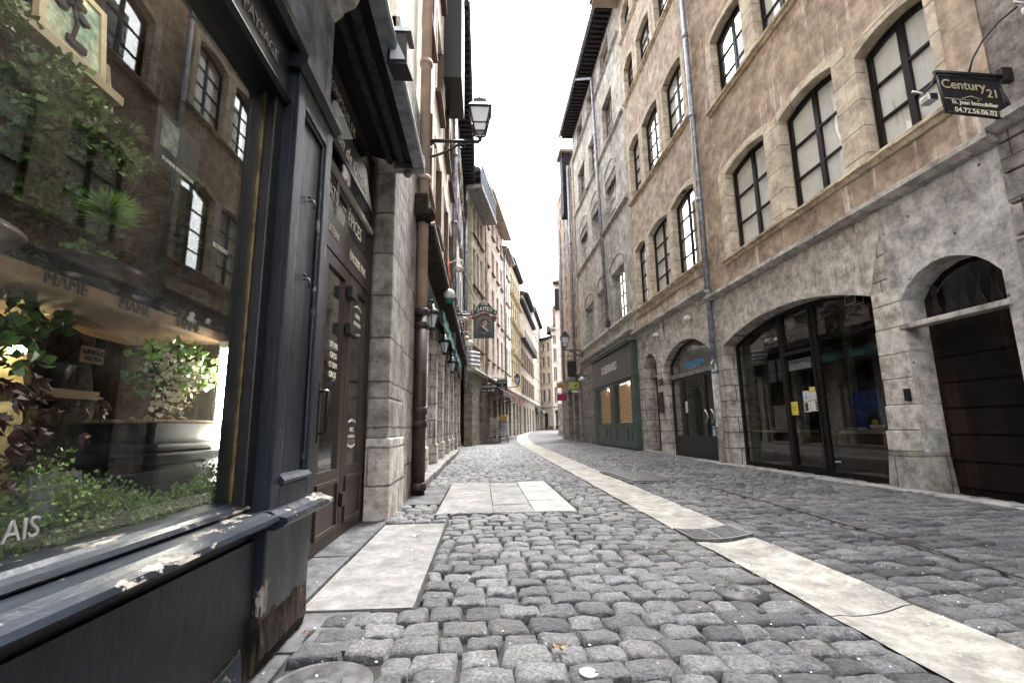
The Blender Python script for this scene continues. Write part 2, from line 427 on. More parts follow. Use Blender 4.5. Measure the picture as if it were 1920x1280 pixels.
    def build(s, name, mat, parent=None, label=None):
        bmesh.ops.recalc_face_normals(s.bm, faces=s.bm.faces[:])
        me = bpy.data.meshes.new(name); s.bm.to_mesh(me); s.bm.free()
        me.materials.append(M[mat] if isinstance(mat, str) else mat)
        o = bpy.data.objects.new(name, me); COL.objects.link(o)
        if parent is not None: o.parent = parent.o if isinstance(parent, Thing) else parent
        else:
            o.location = s.fr.world(*s.b[:2], s.b[2]) if s.fr else (0, 0, 0); o.rotation_euler = (0, 0, s.fr.rz)
        if label: o['label'] = label
        return o

def copy_tree(o, parent=None, loc=None):
    c = o.copy(); COL.objects.link(c)
    if parent: c.parent = parent
    for ch in list(o.children): copy_tree(ch, c)
    return c

_FC = {}
def text(t, parent, string, u, w, z, size, mat, name='lettering', mode='facade', align='CENTER', sx=1.0, th=.003, shear=0, slope=0):
    key = (string, align, shear, mode, mat == 'silver_letter')
    if key not in _FC:
        cu = bpy.data.curves.new('txt', 'FONT'); cu.body = string; cu.align_x = align; cu.align_y = 'CENTER'
        cu.size = 1; cu.extrude = .5; cu.shear = shear; cu.resolution_u = 3; cu.offset = .012 if mode == 'cross' or mat == 'silver_letter' else 0
        ob = bpy.data.objects.new('txt', cu); me = bpy.data.meshes.new_from_object(ob)
        bpy.data.objects.remove(ob); _FC[key] = me
    me = _FC[key].copy(); s = t.fr.s
    for v in me.vertices:
        x, y, q = v.co
        a = x*size*sx; zz = z+y*size+a*slope
        if mode == 'facade': p = (u-s*a, w+q*th, zz)
        elif mode == 'cross': p = (u-q*th, w-s*a, zz)      # faces back towards -u
        v.co = Vector((p[0]-t.b[0], s*(p[1]-t.b[1]), p[2]-t.b[2]))
    me.name = name; me.materials.clear(); me.materials.append(M[mat])
    o = bpy.data.objects.new(name, me); COL.objects.link(o); o.parent = parent.o if isinstance(parent, Thing) else parent
    return o

def arch(u0, u1, z0, zs, zc, n=12, jit=0):
    pts = [(u0, z0), (u1, z0)]
    if zc-zs < .01: pts += [(u1, zs), (u0, zs)]; return pts
    h = zc-zs; c = (u1-u0)/2; r = (c*c+h*h)/(2*h); cz = zc-r; m = (u0+u1)/2
    for i in range(n+1):
        x = c-2*c*i/n; z = cz+math.sqrt(max(0, r*r-x*x)) if h <= c else zs+h*math.sqrt(max(0, 1-(x/c)**2))
        pts.append((m+x+R(-jit, jit), z+R(-jit, jit)))
    return pts
def rect(u0, u1, z0, z1): return [(u0, z0), (u1, z0), (u1, z1), (u0, z1)]
def archz(u, u0, u1, zs, zc):
    h = zc-zs
    if h < .01: return zs
    c = (u1-u0)/2; x = abs(u-(u0+u1)/2)
    if h > c: return zs+h*math.sqrt(max(0, 1-(x/c)**2))
    r = (c*c+h*h)/(2*h); return zc-r+math.sqrt(max(0, r*r-x*x))

def window(t, u0, u1, z0, zs, zc, w, cols=2, rows=4, fm='frame', curtain=None, surround=None, sm='ochre_stone',
           name='window', bar=.022, stile=.05, wall_w=0, room='room', deep=.5, split=None, gl='glass'):
    """window: frame with a pane, room behind, optional curtain and stone surround"""
    e = .02
    holes = []
    W = u1-u0
    cw = (W-stile*2)/cols
    zl = [z0+stile+(zs-z0-stile)*i/rows for i in range(rows+1)] if zc-zs < .01 else [z0+stile+((zs+zc)/2-.04-z0-stile)*i/rows for i in range(rows+1)]
    for i in range(cols):
        a = u0+stile+cw*i+(bar/2 if i else 0); b = u0+stile+cw*(i+1)-(bar/2 if i < cols-1 else 0)
        if split and i == split: a += stile*.55
        if split and i == split-1: b -= stile*.55
        for j in range(rows):
            lo = zl[j]+(bar/2 if j else 0); hi = zl[j+1]-bar/2
            if j == rows-1:
                k = 5 if zc-zs > .01 else 1
                top = [(b+(a-b)*q/k, max(lo+.02, archz(b+(a-b)*q/k, u0, u1, zs, zc)-stile)) for q in range(k+1)]
                holes.append([(a, lo), (b, lo)]+top)
            else: holes.append(rect(a, b, lo, hi))
    f = t.mb().sheet(arch(u0-e, u1+e, z0-e, zs+e*.3, zc+e), holes, w+.022, w-.025).build(name, fm, t)
    t.mb().sheet(arch(u0, u1, z0, zs, zc), [], w+.004, w-.004).build('pane', gl, f)
    if curtain:
        t.mb().sheet(arch(u0-.01, u1+.01, z0-.01, zs, zc), [], w-.035, w-.045).build('blind', curtain, f)
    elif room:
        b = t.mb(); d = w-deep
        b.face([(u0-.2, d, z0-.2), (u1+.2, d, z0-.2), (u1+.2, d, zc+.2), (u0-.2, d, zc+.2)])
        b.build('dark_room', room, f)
    if surround:
        l, r, tp = surround
        b = t.mb().sheet([(u0-l, z0), (u0, z0)]+[p for p in arch(u0, u1, z0, zs, zc)[2:]][::-1]+[(u1, z0), (u1+r, z0)]
            + arch(u0-l, u1+r, z0, zs+tp*.8, zc+tp)[2:], [], wall_w+R(.018, .026), wall_w-.14)
        b.build('stone_surround', sm, f)
    return f
# ================================================================== RIGHT ROW
def hole(u0, u1, z0, zs, zc, ex=.06, jit=0): return arch(u0-ex, u1+ex, z0-.03, zs+ex*.4, zc+ex, jit=jit)
def sill(t, u0, u1, z, mat='sill_gold', d=.10, h=.12, name='sill'):
    b = t.mb(); n = max(2, int((u1-u0)/.22))
    b.sweep([(-.1, z), (d*.55, z), (d*.6, z-h*.05), (d, z-h*.15), (d, z-h*.5), (d*.6, z-h*.62), (d*.35, z-h), (-.1, z-h)], u0, u1, .008, n)
    return b.build(name, mat, t)
def cornice(t, u0, u1, z, h=.13, d=.16, mat='string', name='string_course', tilt=0):
    b = t.mb(); n = max(2, int((u1-u0)/.28))
    b.sweep([(-.05, z+h), (d*.7, z+h*.9), (d, z+h*.72), (d, z+h*.3), (d*.55, z), (-.05, z-.02)], u0, u1, .007, n)
    return b.build(name, mat, t)
def pipe(t, u, w, z0, z1, r, mat, name='downpipe', collars=()):
    p = t.mb().tube([(u, w, z0), (u, w, z1)], r, 12).build(name, mat, t)
    for z in collars:
        b = t.mb(); b.lathe(u, w, [(r*1.05, z-.05), (r*1.28, z-.045), (r*1.28, z+.045), (r*1.05, z+.05)], 12); b.box(u-.012, u+.012, w-.2, w, z-.01, z+.01); b.build('pipe_collar', mat, p)
    return p

# ---- R1: brown house with the big arched shop
t = R1 = Thing('brown_house', 'brown rendered house with golden stone arched windows above the large dark arched shop', 'house', FR, 7, 0)
W1 = [(7.76, 9.18, 4.27, 6.06, 6.17), (6.02, 7.32, 4.25, 6.02, 6.13), (4.56, 5.60, 4.24, 5.80, 5.90)]
W2 = [(8.03, 9.28, 7.82, 9.35, 9.46), (6.55, 7.66, 7.84, 9.35, 9.46), (4.9, 5.9, 7.84, 9.35, 9.46)]
W3 = [(8.05, 8.98, 11.5, 12.9, 13.15), (6.62, 7.50, 11.5, 12.9, 13.15), (5.0, 5.85, 11.5, 12.9, 13.15)]
hs = [hole(*w, jit=.006) for w in W1+W2+W3]
t.mb().sheet(rect(4.06, 10.28, 3.6, 15.5), hs, 0, -.34).build('upper_wall', 'brown', t)
SH = (5.92, 9.96, -.05, 2.46, 2.82); DO = (4.3, 5.48, -.05, 2.28, 2.62)
g = t.mb().sheet(rect(5.62, 10.28, -.1, 3.6), [arch(*SH, n=20, jit=.008)], .004, -.42).build('ground_wall', 'ashlar', t)
t.mb().sheet(rect(4.06, 5.62, -.1, 3.6), [arch(*DO, jit=.008)], .012, -.42).build('ground_wall', 'plaster', t)
# stone pier between the shop and the door, with its battered foot
b = t.mb()
b.hexa([(5.98, -.3, -.05), (5.44, -.3, -.05), (5.44, .09, -.05), (5.98, .09, -.05), (5.93, -.3, .45), (5.48, -.3, .45), (5.48, .07, .45), (5.93, .07, .45)])
b.build('pier_base', 'ashlar_dark', t)
b = t.mb()
for k, z in enumerate((.45, .70, 1.01, 1.33, 1.64, 1.97, 2.28)):
    z1 = (.70, 1.01, 1.33, 1.64, 1.97, 2.28, 2.46)[k]
    e = .07-.008*k+R(-.006, .006)
    b.box(5.475+R(0, .012), 5.92+R(-.012, .012)+(.05 if k == 0 else 0), -.3, max(.02, e*.5), z+.004, z1-.004, .012)
b.build('pier_stones', 'dressed', t)
cornice(t, 4.06, 10.28, 3.55, .15, .17)
for row, l, r, d in ((W1, .34, .33, .26), (W2, .26, .3, .26), (W3, .2, .2, .2)):
    for i, w in enumerate(row):
        near = row is W1
        lft = [.24, .26, .12][i] if near else .2; rgt = [.28, .22, .24][i] if near else .22
        window(t, *w, -.20, 2, 3, 'frame', ('curtain' if (near or i > 0) else None), (lft, rgt, .13), stile=.055, bar=.03, split=1)
sill(t, 4.44, 9.52, 4.26); sill(t, 4.7, 9.60, 7.80); sill(t, 4.8, 9.4, 11.48)
pipe(t, 10.22, .10, 0, 15.4, .062, 'zinc', collars=(1.95, 3.75, 6.0, 8.2, 10.4))
b = t.mb(); b.tube([(10.22, .10, 0.02), (10.22, .10, 1.9)], .075, 12)
b.build('pipe_shoe', 'string', t)
for k in range(26):
    b = t.mb(); z = R(.7, 2.2); a = R(PI*.55, PI*1.3); rr = .0775
    uu, ww = 10.22+math.cos(a)*rr, .10+abs(math.sin(a))*rr
    b.box(uu-.03, uu+.0, ww-.004, ww+.012, z, z+R(.03, .1)); b.build('sticker', 'paper', t)
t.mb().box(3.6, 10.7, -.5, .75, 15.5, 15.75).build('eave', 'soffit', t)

# arched shop front of R1
ws = -.30
b = t.mb()
pts = [(8.40, 2.72), (7.50, 2.8)]
fr_h = [[(9.90, .02), (9.90, 2.44)] ]
b.sheet(arch(5.9, 9.98, -.05, 2.47, 2.83, n=20), [
    [(9.90, .06), (9.90, 2.43)]+[(u, archz(u, 5.9, 9.98, 2.47, 2.83)-.06) for u in (9.6, 9.2, 8.8, 8.45)]+[(8.45, .06)],
    [(8.36, .02), (8.36, archz(8.36, 5.9, 9.98, 2.47, 2.83)-.06), (7.53, archz(7.53, 5.9, 9.98, 2.47, 2.83)-.06), (7.53, .02)],
    [(7.44, .06), (7.44, archz(7.44, 5.9, 9.98, 2.47, 2.83)-.06)]+[(u, archz(u, 5.9, 9.98, 2.47, 2.83)-.06) for u in (7.0, 6.5, 6.2, 5.98)]+[(5.98, .06)],
    ], ws+.03, ws-.03)
sf = b.build('shop_front', 'frame', t)
t.mb().sheet(arch(5.95, 9.93, .0, 2.44, 2.80, n=20), [], ws+.004, ws-.004).build('pane', 'glass_dark', sf)
b = t.mb()
b.box(8.31, 8.36, ws-.05, ws+.05, 0, 2.72); b.box(7.53, 7.57, ws-.05, ws+.05, 0, 2.72); b.box(7.57, 8.31, ws-.05, ws+.05, 2.0, 2.06)
dr = b.build('shop_door', 'frame', t)
t.mb().box(7.57, 8.31, ws-.03, ws+.03, 0.02, .10).build('bottom_rail', 'frame', dr)
# shop interior
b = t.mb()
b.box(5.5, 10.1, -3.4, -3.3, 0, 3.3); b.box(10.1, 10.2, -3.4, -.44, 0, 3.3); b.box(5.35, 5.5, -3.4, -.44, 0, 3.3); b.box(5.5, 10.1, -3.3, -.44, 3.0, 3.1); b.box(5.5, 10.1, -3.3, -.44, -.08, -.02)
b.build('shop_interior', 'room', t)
b = t.mb()
b.box(8.6, 10.05, -.95, -.5, .64, .675); b.box(5.6, 7.50, -.95, -.5, .64, .675)
b.build('display_counter', 'plank_pale', t)
b = t.mb()
b.box(5.6, 7.5, -.98, -.94, .02, .62); b.box(8.62, 10.05, -.98, -.94, .02, .62)
b.box(7.6, 8.28, -1.1, -1.06, .02, .64)
b.build('counter_front', 'room_brown', t)
b = t.mb(); b.box(5.6, 7.5, -.94, -.92, .18, .215); b.box(8.62, 9.75, -.94, -.92, .18, .215); b.box(7.6, 8.28, -1.06, -1.04, .2, .235)
b.build('counter_rail', 'plank', t)
b = t.mb(); b.box(8.6, 10.0, -.92, -.36, .0, .03); b.box(5.6, 7.48, -.92, -.36, .0, .03)
b.build('display_floor', 'plank_pale', t)
b = t.mb(); b.box(7.30, 7.38, -1.5, -1.42, .7, 2.9); b.box(8.7, 8.78, -1.9, -1.8, .7, 2.9)
b.build('interior_post', 'plank_pale', t)
def bowl(u, w, z, r, h, lab, mat='ceramic', grp='bowls in the arched shop window'):
    x = Thing('bowl', lab, 'bowl', FR, u, w, z, grp)
    x.mb().lathe(u, w, [(r*.45, z), (r*.5, z+h*.12), (r*.85, z+h*.5), (r, z+h), (r*.93, z+h), (r*.75, z+h*.5), (r*.4, z+h*.2)], 18).build('bowl_body', mat, x)
for i, (u, w, z, r, h, lab, m) in enumerate((
    (9.45, -.66, .675, .06, .05, 'small white bowl at the far left end of the counter', 'ceramic'),
    (9.22, -.62, .675, .09, .05, 'wide white dish second from the far end of the counter', 'ceramic'),
    (8.98, -.66, .675, .11, .06, 'shallow tan bowl in the middle of the left counter', 'plank'),
    (8.72, -.62, .675, .10, .055, 'crumpled white dish on the left counter next to the shop door', 'ceramic'),
    (7.40, -.62, .675, .085, .05, 'grey bowl on the right counter nearest the shop door', 'potgrey'),
    (7.17, -.64, .675, .075, .05, 'pale bowl second from the shop door on the right counter', 'ceramic'),
    (6.86, -.62, .675, .10, .09, 'tall ribbed white bowl in front of the blue painting', 'ceramic'),
    (6.36, -.62, .675, .11, .09, 'white bowl under the yellow flowers', 'ceramic'),
    (9.1, -.6, .03, .09, .06, 'grey bowl standing low on the display floor at left', 'potgrey'),
    (8.86, -.55, .03, .10, .06, 'grey bowl standing low on the display floor, middle one', 'potgrey'),
    (8.68, -.6, .03, .08, .06, 'grey bowl standing low on the display floor beside the door', 'potgrey'))):
    bowl(u, w, z, r, h, lab, m)
bowl(6.5, -.62, .03, .26, .09, 'large dark shallow basin on the right display floor', 'potblack')
x = Thing('serving_plate', 'flat white plate on the counter between the bowls', 'plate', FR, 7.02, -.56, .675)
x.mb().lathe(7.02, -.56, [(.05, .676), (.10, .685), (.12, .695), (.11, .697), (.05, .682)], 18).build('plate_body', 'ceramic', x)
x = Thing('blue_painting', 'blue canvas with a dark shape propped on the shop counter', 'painting', FR, 7.05, -.85, .675)
x.mb().box(6.98, 7.55, -.87, -.84, .69, 1.30, .004).build('canvas', 'bluepaint', x)
b = x.mb(); b.ball(7.18, -.836, .82, .14, 2, (1.1, .1, .9), .6); b.build('dark_shape', 'room', x)
b = x.mb(); b.ball(7.14, -.822, .80, .055, 2, (1.2, .12, .8), .5); b.build('yellow_patch', 'yellowflower', x)
x = Thing('blue_canvas', 'narrow blue upright panel beside the blue canvas', 'panel', FR, 6.78, -.86, .675)
x.mb().box(6.72, 6.86, -.88, -.85, .69, 1.30, .004).build('panel_board', 'bluepaint', x)
x = Thing('flower_vase', 'dark vase of yellow and white flowers by the shop pier', 'flowers', FR, 6.4, -.58, .675)
x.mb().lathe(6.5, -.72, [(.04, .676), (.055, .75), (.04, .85), (.03, .9), (.035, .92)], 14).build('vase', 'potblack', x)
b = x.mb(); b2 = x.mb(); b3 = x.mb()
for k in range(16):
    u, w, z = 6.5+R(-.13, .13), -.72+R(-.08, .12), 1.03+R(-.08, .10)
    b3.tube([(6.5, -.72, .9), (u, w, z)], .004, 5)
    (b if k % 3 else b2).ball(u, w, z, R(.022, .036), 1, (1, 1, .7), .4)
b.build('yellow_blossom', 'yellowflower', x); b2.build('white_blossom', 'petal', x); b3.build('stem', 'leaf', x)
x = Thing('pendant_lamp', 'pale conical lamp shade hanging inside the arched shop', 'lamp', FR, 6.9, -1.1, 1.9)
x.mb().lathe(6.75, -1.1, [(.06, 2.42), (.21, 2.16), (.2, 2.13), (.05, 2.40)], 20).build('lamp_shade', 'ceramic', x)
x.mb().tube([(6.75, -1.1, 2.4), (6.75, -1.1, 3.0)], .006, 6).build('cord', 'black', x)
x = Thing('globe_lamp', 'small white globe lamp glimmering deep in the arched shop', 'lamp', FR, 7.3, -1.3, 2.1)
x.mb().ball(7.4, -1.3, 2.02, .07, 2, (1.3, 1, .8)).build('globe', 'ceramic', x); x.mb().tube([(7.4, -1.3, 2.06), (7.4, -1.3, 3)], .006, 6).build('cord', 'black', x)
x = Thing('window_banner', 'white landscape banner stuck inside the arched shop window', 'banner', FR, 8.0, ws-.02, 1.72)
x.mb().box(7.70, 8.29, ws-.02, ws-.015, 1.73, 1.91).build('banner_sheet', 'paper', x)
b = x.mb(); b.sheet([(8.28, 1.86), (8.1, 1.83), (7.9, 1.85), (7.71, 1.81), (7.71, 1.90), (8.28, 1.90)], [], ws-.012, ws-.0145); b.build('banner_picture', 'grey_letter', x)
x = Thing('yellow_notice', 'bright yellow notice on the arched shop door', 'notice', FR, 8.2, ws+.01, .96)
x.mb().box(8.13, 8.32, ws+.007, ws+.010, .95, 1.18).build('notice_sheet', 'yellowpaper', x)
b = x.mb()
for z in (1.10, 1.075, 1.04): b.box(8.17, 8.28, ws+.0102, ws+.0115, z-.006, z)
b.build('handwriting', 'black_letter', x)
def poster(u0, u1, z0, z1, lab, mat, lines, name='poster'):
    x = Thing('poster', lab, 'poster', FR, (u0+u1)/2, ws+.01, z0, 'posters on the arched shop door')
    x.mb().box(u0, u1, ws+.007, ws+.010, z0, z1).build('poster_sheet', 'paper', x)
    b = x.mb()
    for (a, c, d, e) in lines: b.box(u0+(u1-u0)*(1-c), u0+(u1-u0)*(1-a), ws+.0102, ws+.0115, z0+(z1-z0)*d, z0+(z1-z0)*e)
    b.build('poster_picture', mat, x)
poster(7.80, 7.96, 1.17, 1.345, 'poster with a dark standing figure, top left of four', 'blue_letter', [(.42, .58, .15, .62), (.45, .55, .65, .85), (.2, .8, .36, .44)])
poster(7.62, 7.79, 1.18, 1.32, 'mostly blank grey and white poster, top right of four', 'lampglass', [(.1, .6, .2, .8)])
poster(7.80, 7.96, .99, 1.16, 'poster with a tall brown picture, bottom left of four', 'door_wood', [(.15, .65, .1, .9)])
poster(7.60, 7.79, 1.0, 1.17, 'poster with small text and brown photographs, bottom right of four', 'plank', [(.62, .95, .1, .3), (.62, .95, .35, .6), (.62, .95, .65, .9)])
poster(7.64, 7.78, 1.325, 1.40, 'small yellow and black flyer above the posters', 'yellowpaper', [(.03, .97, .05, .95)])
x = Thing('picture_board', 'grey mottled board leaning at the left end of the shop window', 'board', FR, 9.1, -.5, .68)
x.mb().box(8.88, 9.28, -.58, -.56, .69, 1.15).build('board_sheet', 'greyr', x)
for i, (a, c) in enumerate(((8.98, 9.20), (8.55, 8.9))):
    x = Thing('shutter_sheet', ['narrow grey sheet behind the upper shop pane at far left', 'wider lined grey sheet behind the upper shop pane'][i], 'sheet', FR, a, -.42, 1.6)
    x.mb().box(a, c, -.5, -.49, 1.6, 2.02).build('sheet_panel', 'zinc', x)
x = Thing('exit_light', 'small wire cage light under the crown of the shop arch', 'light', FR, 6.45, -.3, 2.5)
b = x.mb()
for z in (2.5, 2.62):
    for w in (-.26, -.14): b.tube([(6.36, w, z), (6.56, w, z)], .006, 5)
for u in (6.36, 6.56):
    for w in (-.26, -.14): b.tube([(u, w, 2.5), (u, w, 2.62)], .005, 5)
b.build('cage', 'steel', x); x.mb().box(6.38, 6.54, -.25, -.15, 2.52, 2.6).build('housing', 'black', x)
# big dark door of R1
b = t.mb(); wd = -.30
b.sheet(arch(4.28, 5.50, -.05, 2.29, 2.64), [arch(4.36, 5.42, 2.0, 2.27, 2.58)], wd, wd-.05)
d = b.build('carriage_door', 'dark_wood', t)
t.mb().box(4.2, 5.34, -.9, -.85, 0, 3).build('dark_passage', 'room', d)
b = t.mb()
for i in range(6): b.box(4.34, 5.44, wd, wd+.018, .06+.3*i, .06+.3*i+.27, .006)
b.build('door_board', 'dark_wood', d)
t.mb().box(4.26, 5.53, -.12, .045, 1.92, 1.985, .012).build('transom_stone', 'string', t)
b = t.mb()
for k in range(6):
    u = 4.46+.17*k
    b.lathe(u, -.27, [(.02, 1.99), (.035, 2.02), (.05, 2.10), (.022, 2.2), (.018, 2.3), (.035, 2.36), (.03, 2.42)], 10)
b.build('baluster', 'room', t)
t.mb().box(5.52, 5.58, .03, .075, 1.05, 1.2, .004).build('door_plate', 'black', t)
b = t.mb()
for k in range(10):
    z = .25+k*.13
    b.ball(5.45, -.29, z, .012, 1)
b.build('door_stud', 'black', t)

# ---- R0: rough grey house at the right edge
t = R0 = Thing('rough_grey_house', 'rough grey rendered house at the right edge with a dark quoined corner', 'house', FR, 3, 0)
t.mb().sheet(rect(-3.5, 4.05, 3.72, 15), [], -.01, -.4).build('upper_wall', 'rough_grey', t)
t.mb().sheet(rect(-3.5, 4.05, -.1, 3.72), [], .02, -.4).build('ground_wall', 'ashlar_dark', t)
b = t.mb()
for k in range(12):
    b.box(3.72+R(-.05, .1), 4.09, -.1, .035+R(0, .025), 2.5+.32*k-2.5, 2.5+.32*k-2.5+.30, .02)
b.build('quoin', 'ashlar_dark', t)
cornice(t, -3.5, 4.05, 3.62, .16, .2)
x = Thing('orange_name_plate', 'orange brown wooden name plate on the right edge wall', 'plaque', FR, 3.9, .03, 1.9)
x.mb().box(3.4, 4.02, .055, .085, 1.93, 2.19, .006).build('plate_board', 'plank', x)
text(x, x, 'C', 3.93, .087, 2.06, .17, 'black_letter')
# Century sign
yc = 3.9
x = CS = Thing('estate_agent_sign', 'black hanging estate agent sign with gold lettering on an iron arm', 'sign', FR, yc, 0, 4.1)
wl, wr = .77, .13      # street end, wall end (w)
x.mb().crosssheet([(wl-.03, 3.725), (wr, 3.665), (wr, 4.085), (wl, 4.12)], [], yc-.012, yc+.012).build('sign_board', 'black', x)
b = x.mb()
for a, c in (((wl-.03, 3.725), (wr, 3.665)), ((wr, 3.665), (wr, 4.085)), ((wr, 4.085), (wl, 4.12)), ((wl, 4.12), (wl-.03, 3.725))):
    b.tube([(yc-.012, a[0], a[1]), (yc-.012, c[0], c[1])], .009, 6)
b.build('sign_frame', 'black', x)
b = x.mb(); b.tube([(yc, .78, 4.16), (yc, 0, 4.13)], .022, 8); b.box(yc-.03, yc+.03, -.02, .10, 4.08, 4.22); b.tube([(yc, .14, 4.0), (yc, .02, 3.7)], .018, 8)
b.build('sign_arm', 'black', x)
k = -.09
text(x, x, 'Century', yc-.016, .525, 4.01, .135, 'gold', mode='cross', slope=-.06)
text(x, x, '21', yc-.016, .235, 3.925, .125, 'gold', mode='cross', slope=-.06)
text(x, x, 'St. Jean Immobilier', yc-.016, .44, 3.815, .062, 'cream_letter', mode='cross', slope=-.08, sx=1.0)
text(x, x, '04.72.56.06.02', yc-.016, .445, 3.73, .073, 'cream_letter', mode='cross', slope=-.09)
b = x.mb()
b.tube([(yc-.015, .74, 3.87), (yc-.015, .48, 3.85)], .005, 4); b.tube([(yc-.015, .56, 3.765), (yc-.015, .15, 3.735)], .003, 4)
b.tube([(yc-.015, .56, 3.87), (yc-.015, .47, 3.895), (yc-.015, .36, 3.86)], .006, 4); b.tube([(yc-.015, .40, 3.85), (yc-.015, .40, 3.84)], .008, 4)
b.build('roof_logo', 'gold', x)
def spot(u, w, z, lab, arm):
    x = Thing('sign_spotlight', lab, 'spotlight', FR, u, w, z, 'spotlights on the black hanging sign')
    x.mb().tube(arm, .010, 6).build('arm', 'black', x)
    x.mb().box(u-.05, u+.05, w-.045, w+.045, z-.035, z+.035, .01).build('housing', 'steel', x)
    x.mb().box(u-.056, u-.048, w-.035, w+.035, z-.028, z+.028).build('lens', 'black', x)
    x.mb().tube([(u+.03, w+.02, z+.04), (u+.03, w+.03, z+.09), (u+.05, w+.10, z+.12)], .012, 6).build('bracket', 'steel', x)
spot(3.8, 1.0, 3.78, 'small spotlight on the street side of the black hanging sign', [(3.9, .77, 4.15), (3.86, .88, 3.98), (3.83, 1.02, 3.87)])
spot(3.6, .02, 4.62, 'spotlight at the wall end of the curved arm above the hanging sign', [(3.9, .42, 4.16), (3.88, .38, 4.3), (3.85, .26, 4.5), (3.8, .12, 4.66), (3.7, .02, 4.74)])

# ---- R1b: ochre brown house with triple windows
t = R1b = Thing('ochre_brown_house', 'tall ochre brown house with rows of three golden stone windows', 'house', FR, 13, 0)
rows = [((14.22, 15.2, 4.66, 6.6, 6.72), (12.36, 13.9, 4.64, 6.62, 6.75), (10.64, 12.06, 4.6, 6.64, 6.77)),
        ((14.2, 15.2, 8.46, 10.38, 10.5), (12.5, 13.86, 8.44, 10.35, 10.48), (10.78, 12.1, 8.42, 10.32, 10.44)),
        ((14.3, 15.25, 12.3, 13.55, 13.72), (12.66, 13.9, 12.3, 13.55, 13.7), (10.88, 12.2, 12.3, 13.55, 13.7)),
        ((14.3, 15.25, 14.85, 15.8, 15.95), (12.66, 13.9, 14.85, 15.8, 15.95), (10.88, 12.2, 14.85, 15.8, 15.95))]
YO = (10.46, 13.4, -.05, 2.45, 2.96); SD = (13.95, 15.08, .06, 2.62, 3.0)
t.mb().sheet(rect(10.29, 15.62, 3.95, 16.6), [hole(*w, jit=.006) for r in rows for w in r], .006, -.34).build('upper_wall', 'brown2', t)
t.mb().sheet(rect(10.29, 15.62, -.1, 3.95), [arch(*YO, n=18, jit=.007), arch(*SD, n=12, jit=.007)], .016, -.4).build('ground_wall', 'ashlar', t)
cornice(t, 10.29, 15.62, 3.78, .16, .2)
for r in rows:
    for i, w in enumerate(r):
        window(t, *w, -.18, 2, 4 if r is not rows[3] else 3, 'frame', ('curtain' if (i+rows.index(r)) % 2 else None), [(.16, .2, .13), (.18, .18, .13), (.2, .16, .13)][i], stile=.05, bar=.028, split=1, room='room_pale')  # blinds in half the windows stand in for greyish reflections in the panes
for z in (4.62, 8.42, 12.28, 14.83): sill(t, 10.35, 15.4, z)
b = t.mb(); b.box(10.29, 15.64, -.5, 1.0, 16.6, 16.72); b.build('eave', 'soffit_pale', t)
b = t.mb(); b.sheet([(10.29, 16.72), (15.66, 16.72), (15.66, 16.85), (10.29, 16.85)], [], 1.06, -.5); b.build('roof', 'tile', t)
# yoghurt shop front
wy = -.2
b = t.mb()
b.sheet(arch(10.44, 13.42, 2.10, 2.46, 2.98, n=18), [[(10.55, 2.2), (13.32, 2.2)]+[(u, archz(u, 10.44, 13.42, 2.46, 2.98)-.07) for u in (13.32, 13.0, 12.6, 12.2, 11.78, 11.3, 10.9, 10.55)]], wy+.03, wy-.03)
b.sheet(rect(10.44, 13.42, -.02, 2.10), [rect(12.68, 13.32, .53, 2.0), rect(11.42, 12.58, .53, 2.0), rect(10.54, 11.32, .53, 2.0)], wy+.03, wy-.03)
yf = b.build('shop_front', 'black', t)
t.mb().sheet(arch(10.5, 13.36, .5, 2.46, 2.92, n=18), [], wy+.004, wy-.004).build('pane', 'glass_shop', yf)
t.mb().box(10.44, 13.42, wy-.03, wy+.07, 2.06, 2.17, .01).build('transom', 'lead', t)
b = t.mb()
b.box(10.3, 13.5, -2.3, -2.2, 0, 3.2); b.box(13.5, 13.6, -2.3, -.42, 0, 3.2); b.box(10.2, 10.3, -2.3, -.42, 0, 3.2); b.box(10.3, 13.3, -2.2, -.42, 3.05, 3.15); b.box(10.3, 13.3, -2.2, -.42, -.06, 0)
b.build('shop_interior', 'room_pale', t)
b = t.mb()
for u in (10.98, 11.30): b.tube([(u+.05*(1 if u > 11.1 else -1)*0, wy+.04, .84)] + [(u-.13*math.sin(PI*i/8)*(1 if u < 11.1 else 1), wy+.09, .84+.31*i/8) for i in range(9)] + [(u, wy+.04, 1.15)], .018, 8)
b.build('door_handle', 'steel', yf)
text(t, t, 'yogolicious', 11.85, wy+.012, 2.37, .26, 'blue_letter', 'shop_lettering', sx=1.0)
text(t, t, 'yogolicious', 12.25, wy+.012, 1.55, .17, 'black_letter', 'shop_lettering', sx=1.1)
b = t.mb(); b.box(12.44, 12.6, wy+.008, wy+.012, 1.12, 1.42); b.build('notice', 'paper', t)
b = t.mb(); b.box(10.97, 11.1, wy+.032, wy+.036, .55, .77); b.build('notice', 'paper', t)
b = t.mb(); b.box(10.98, 11.09, wy+.037, wy+.039, .68, .76); b.build('notice_picture', 'blue_letter', t)
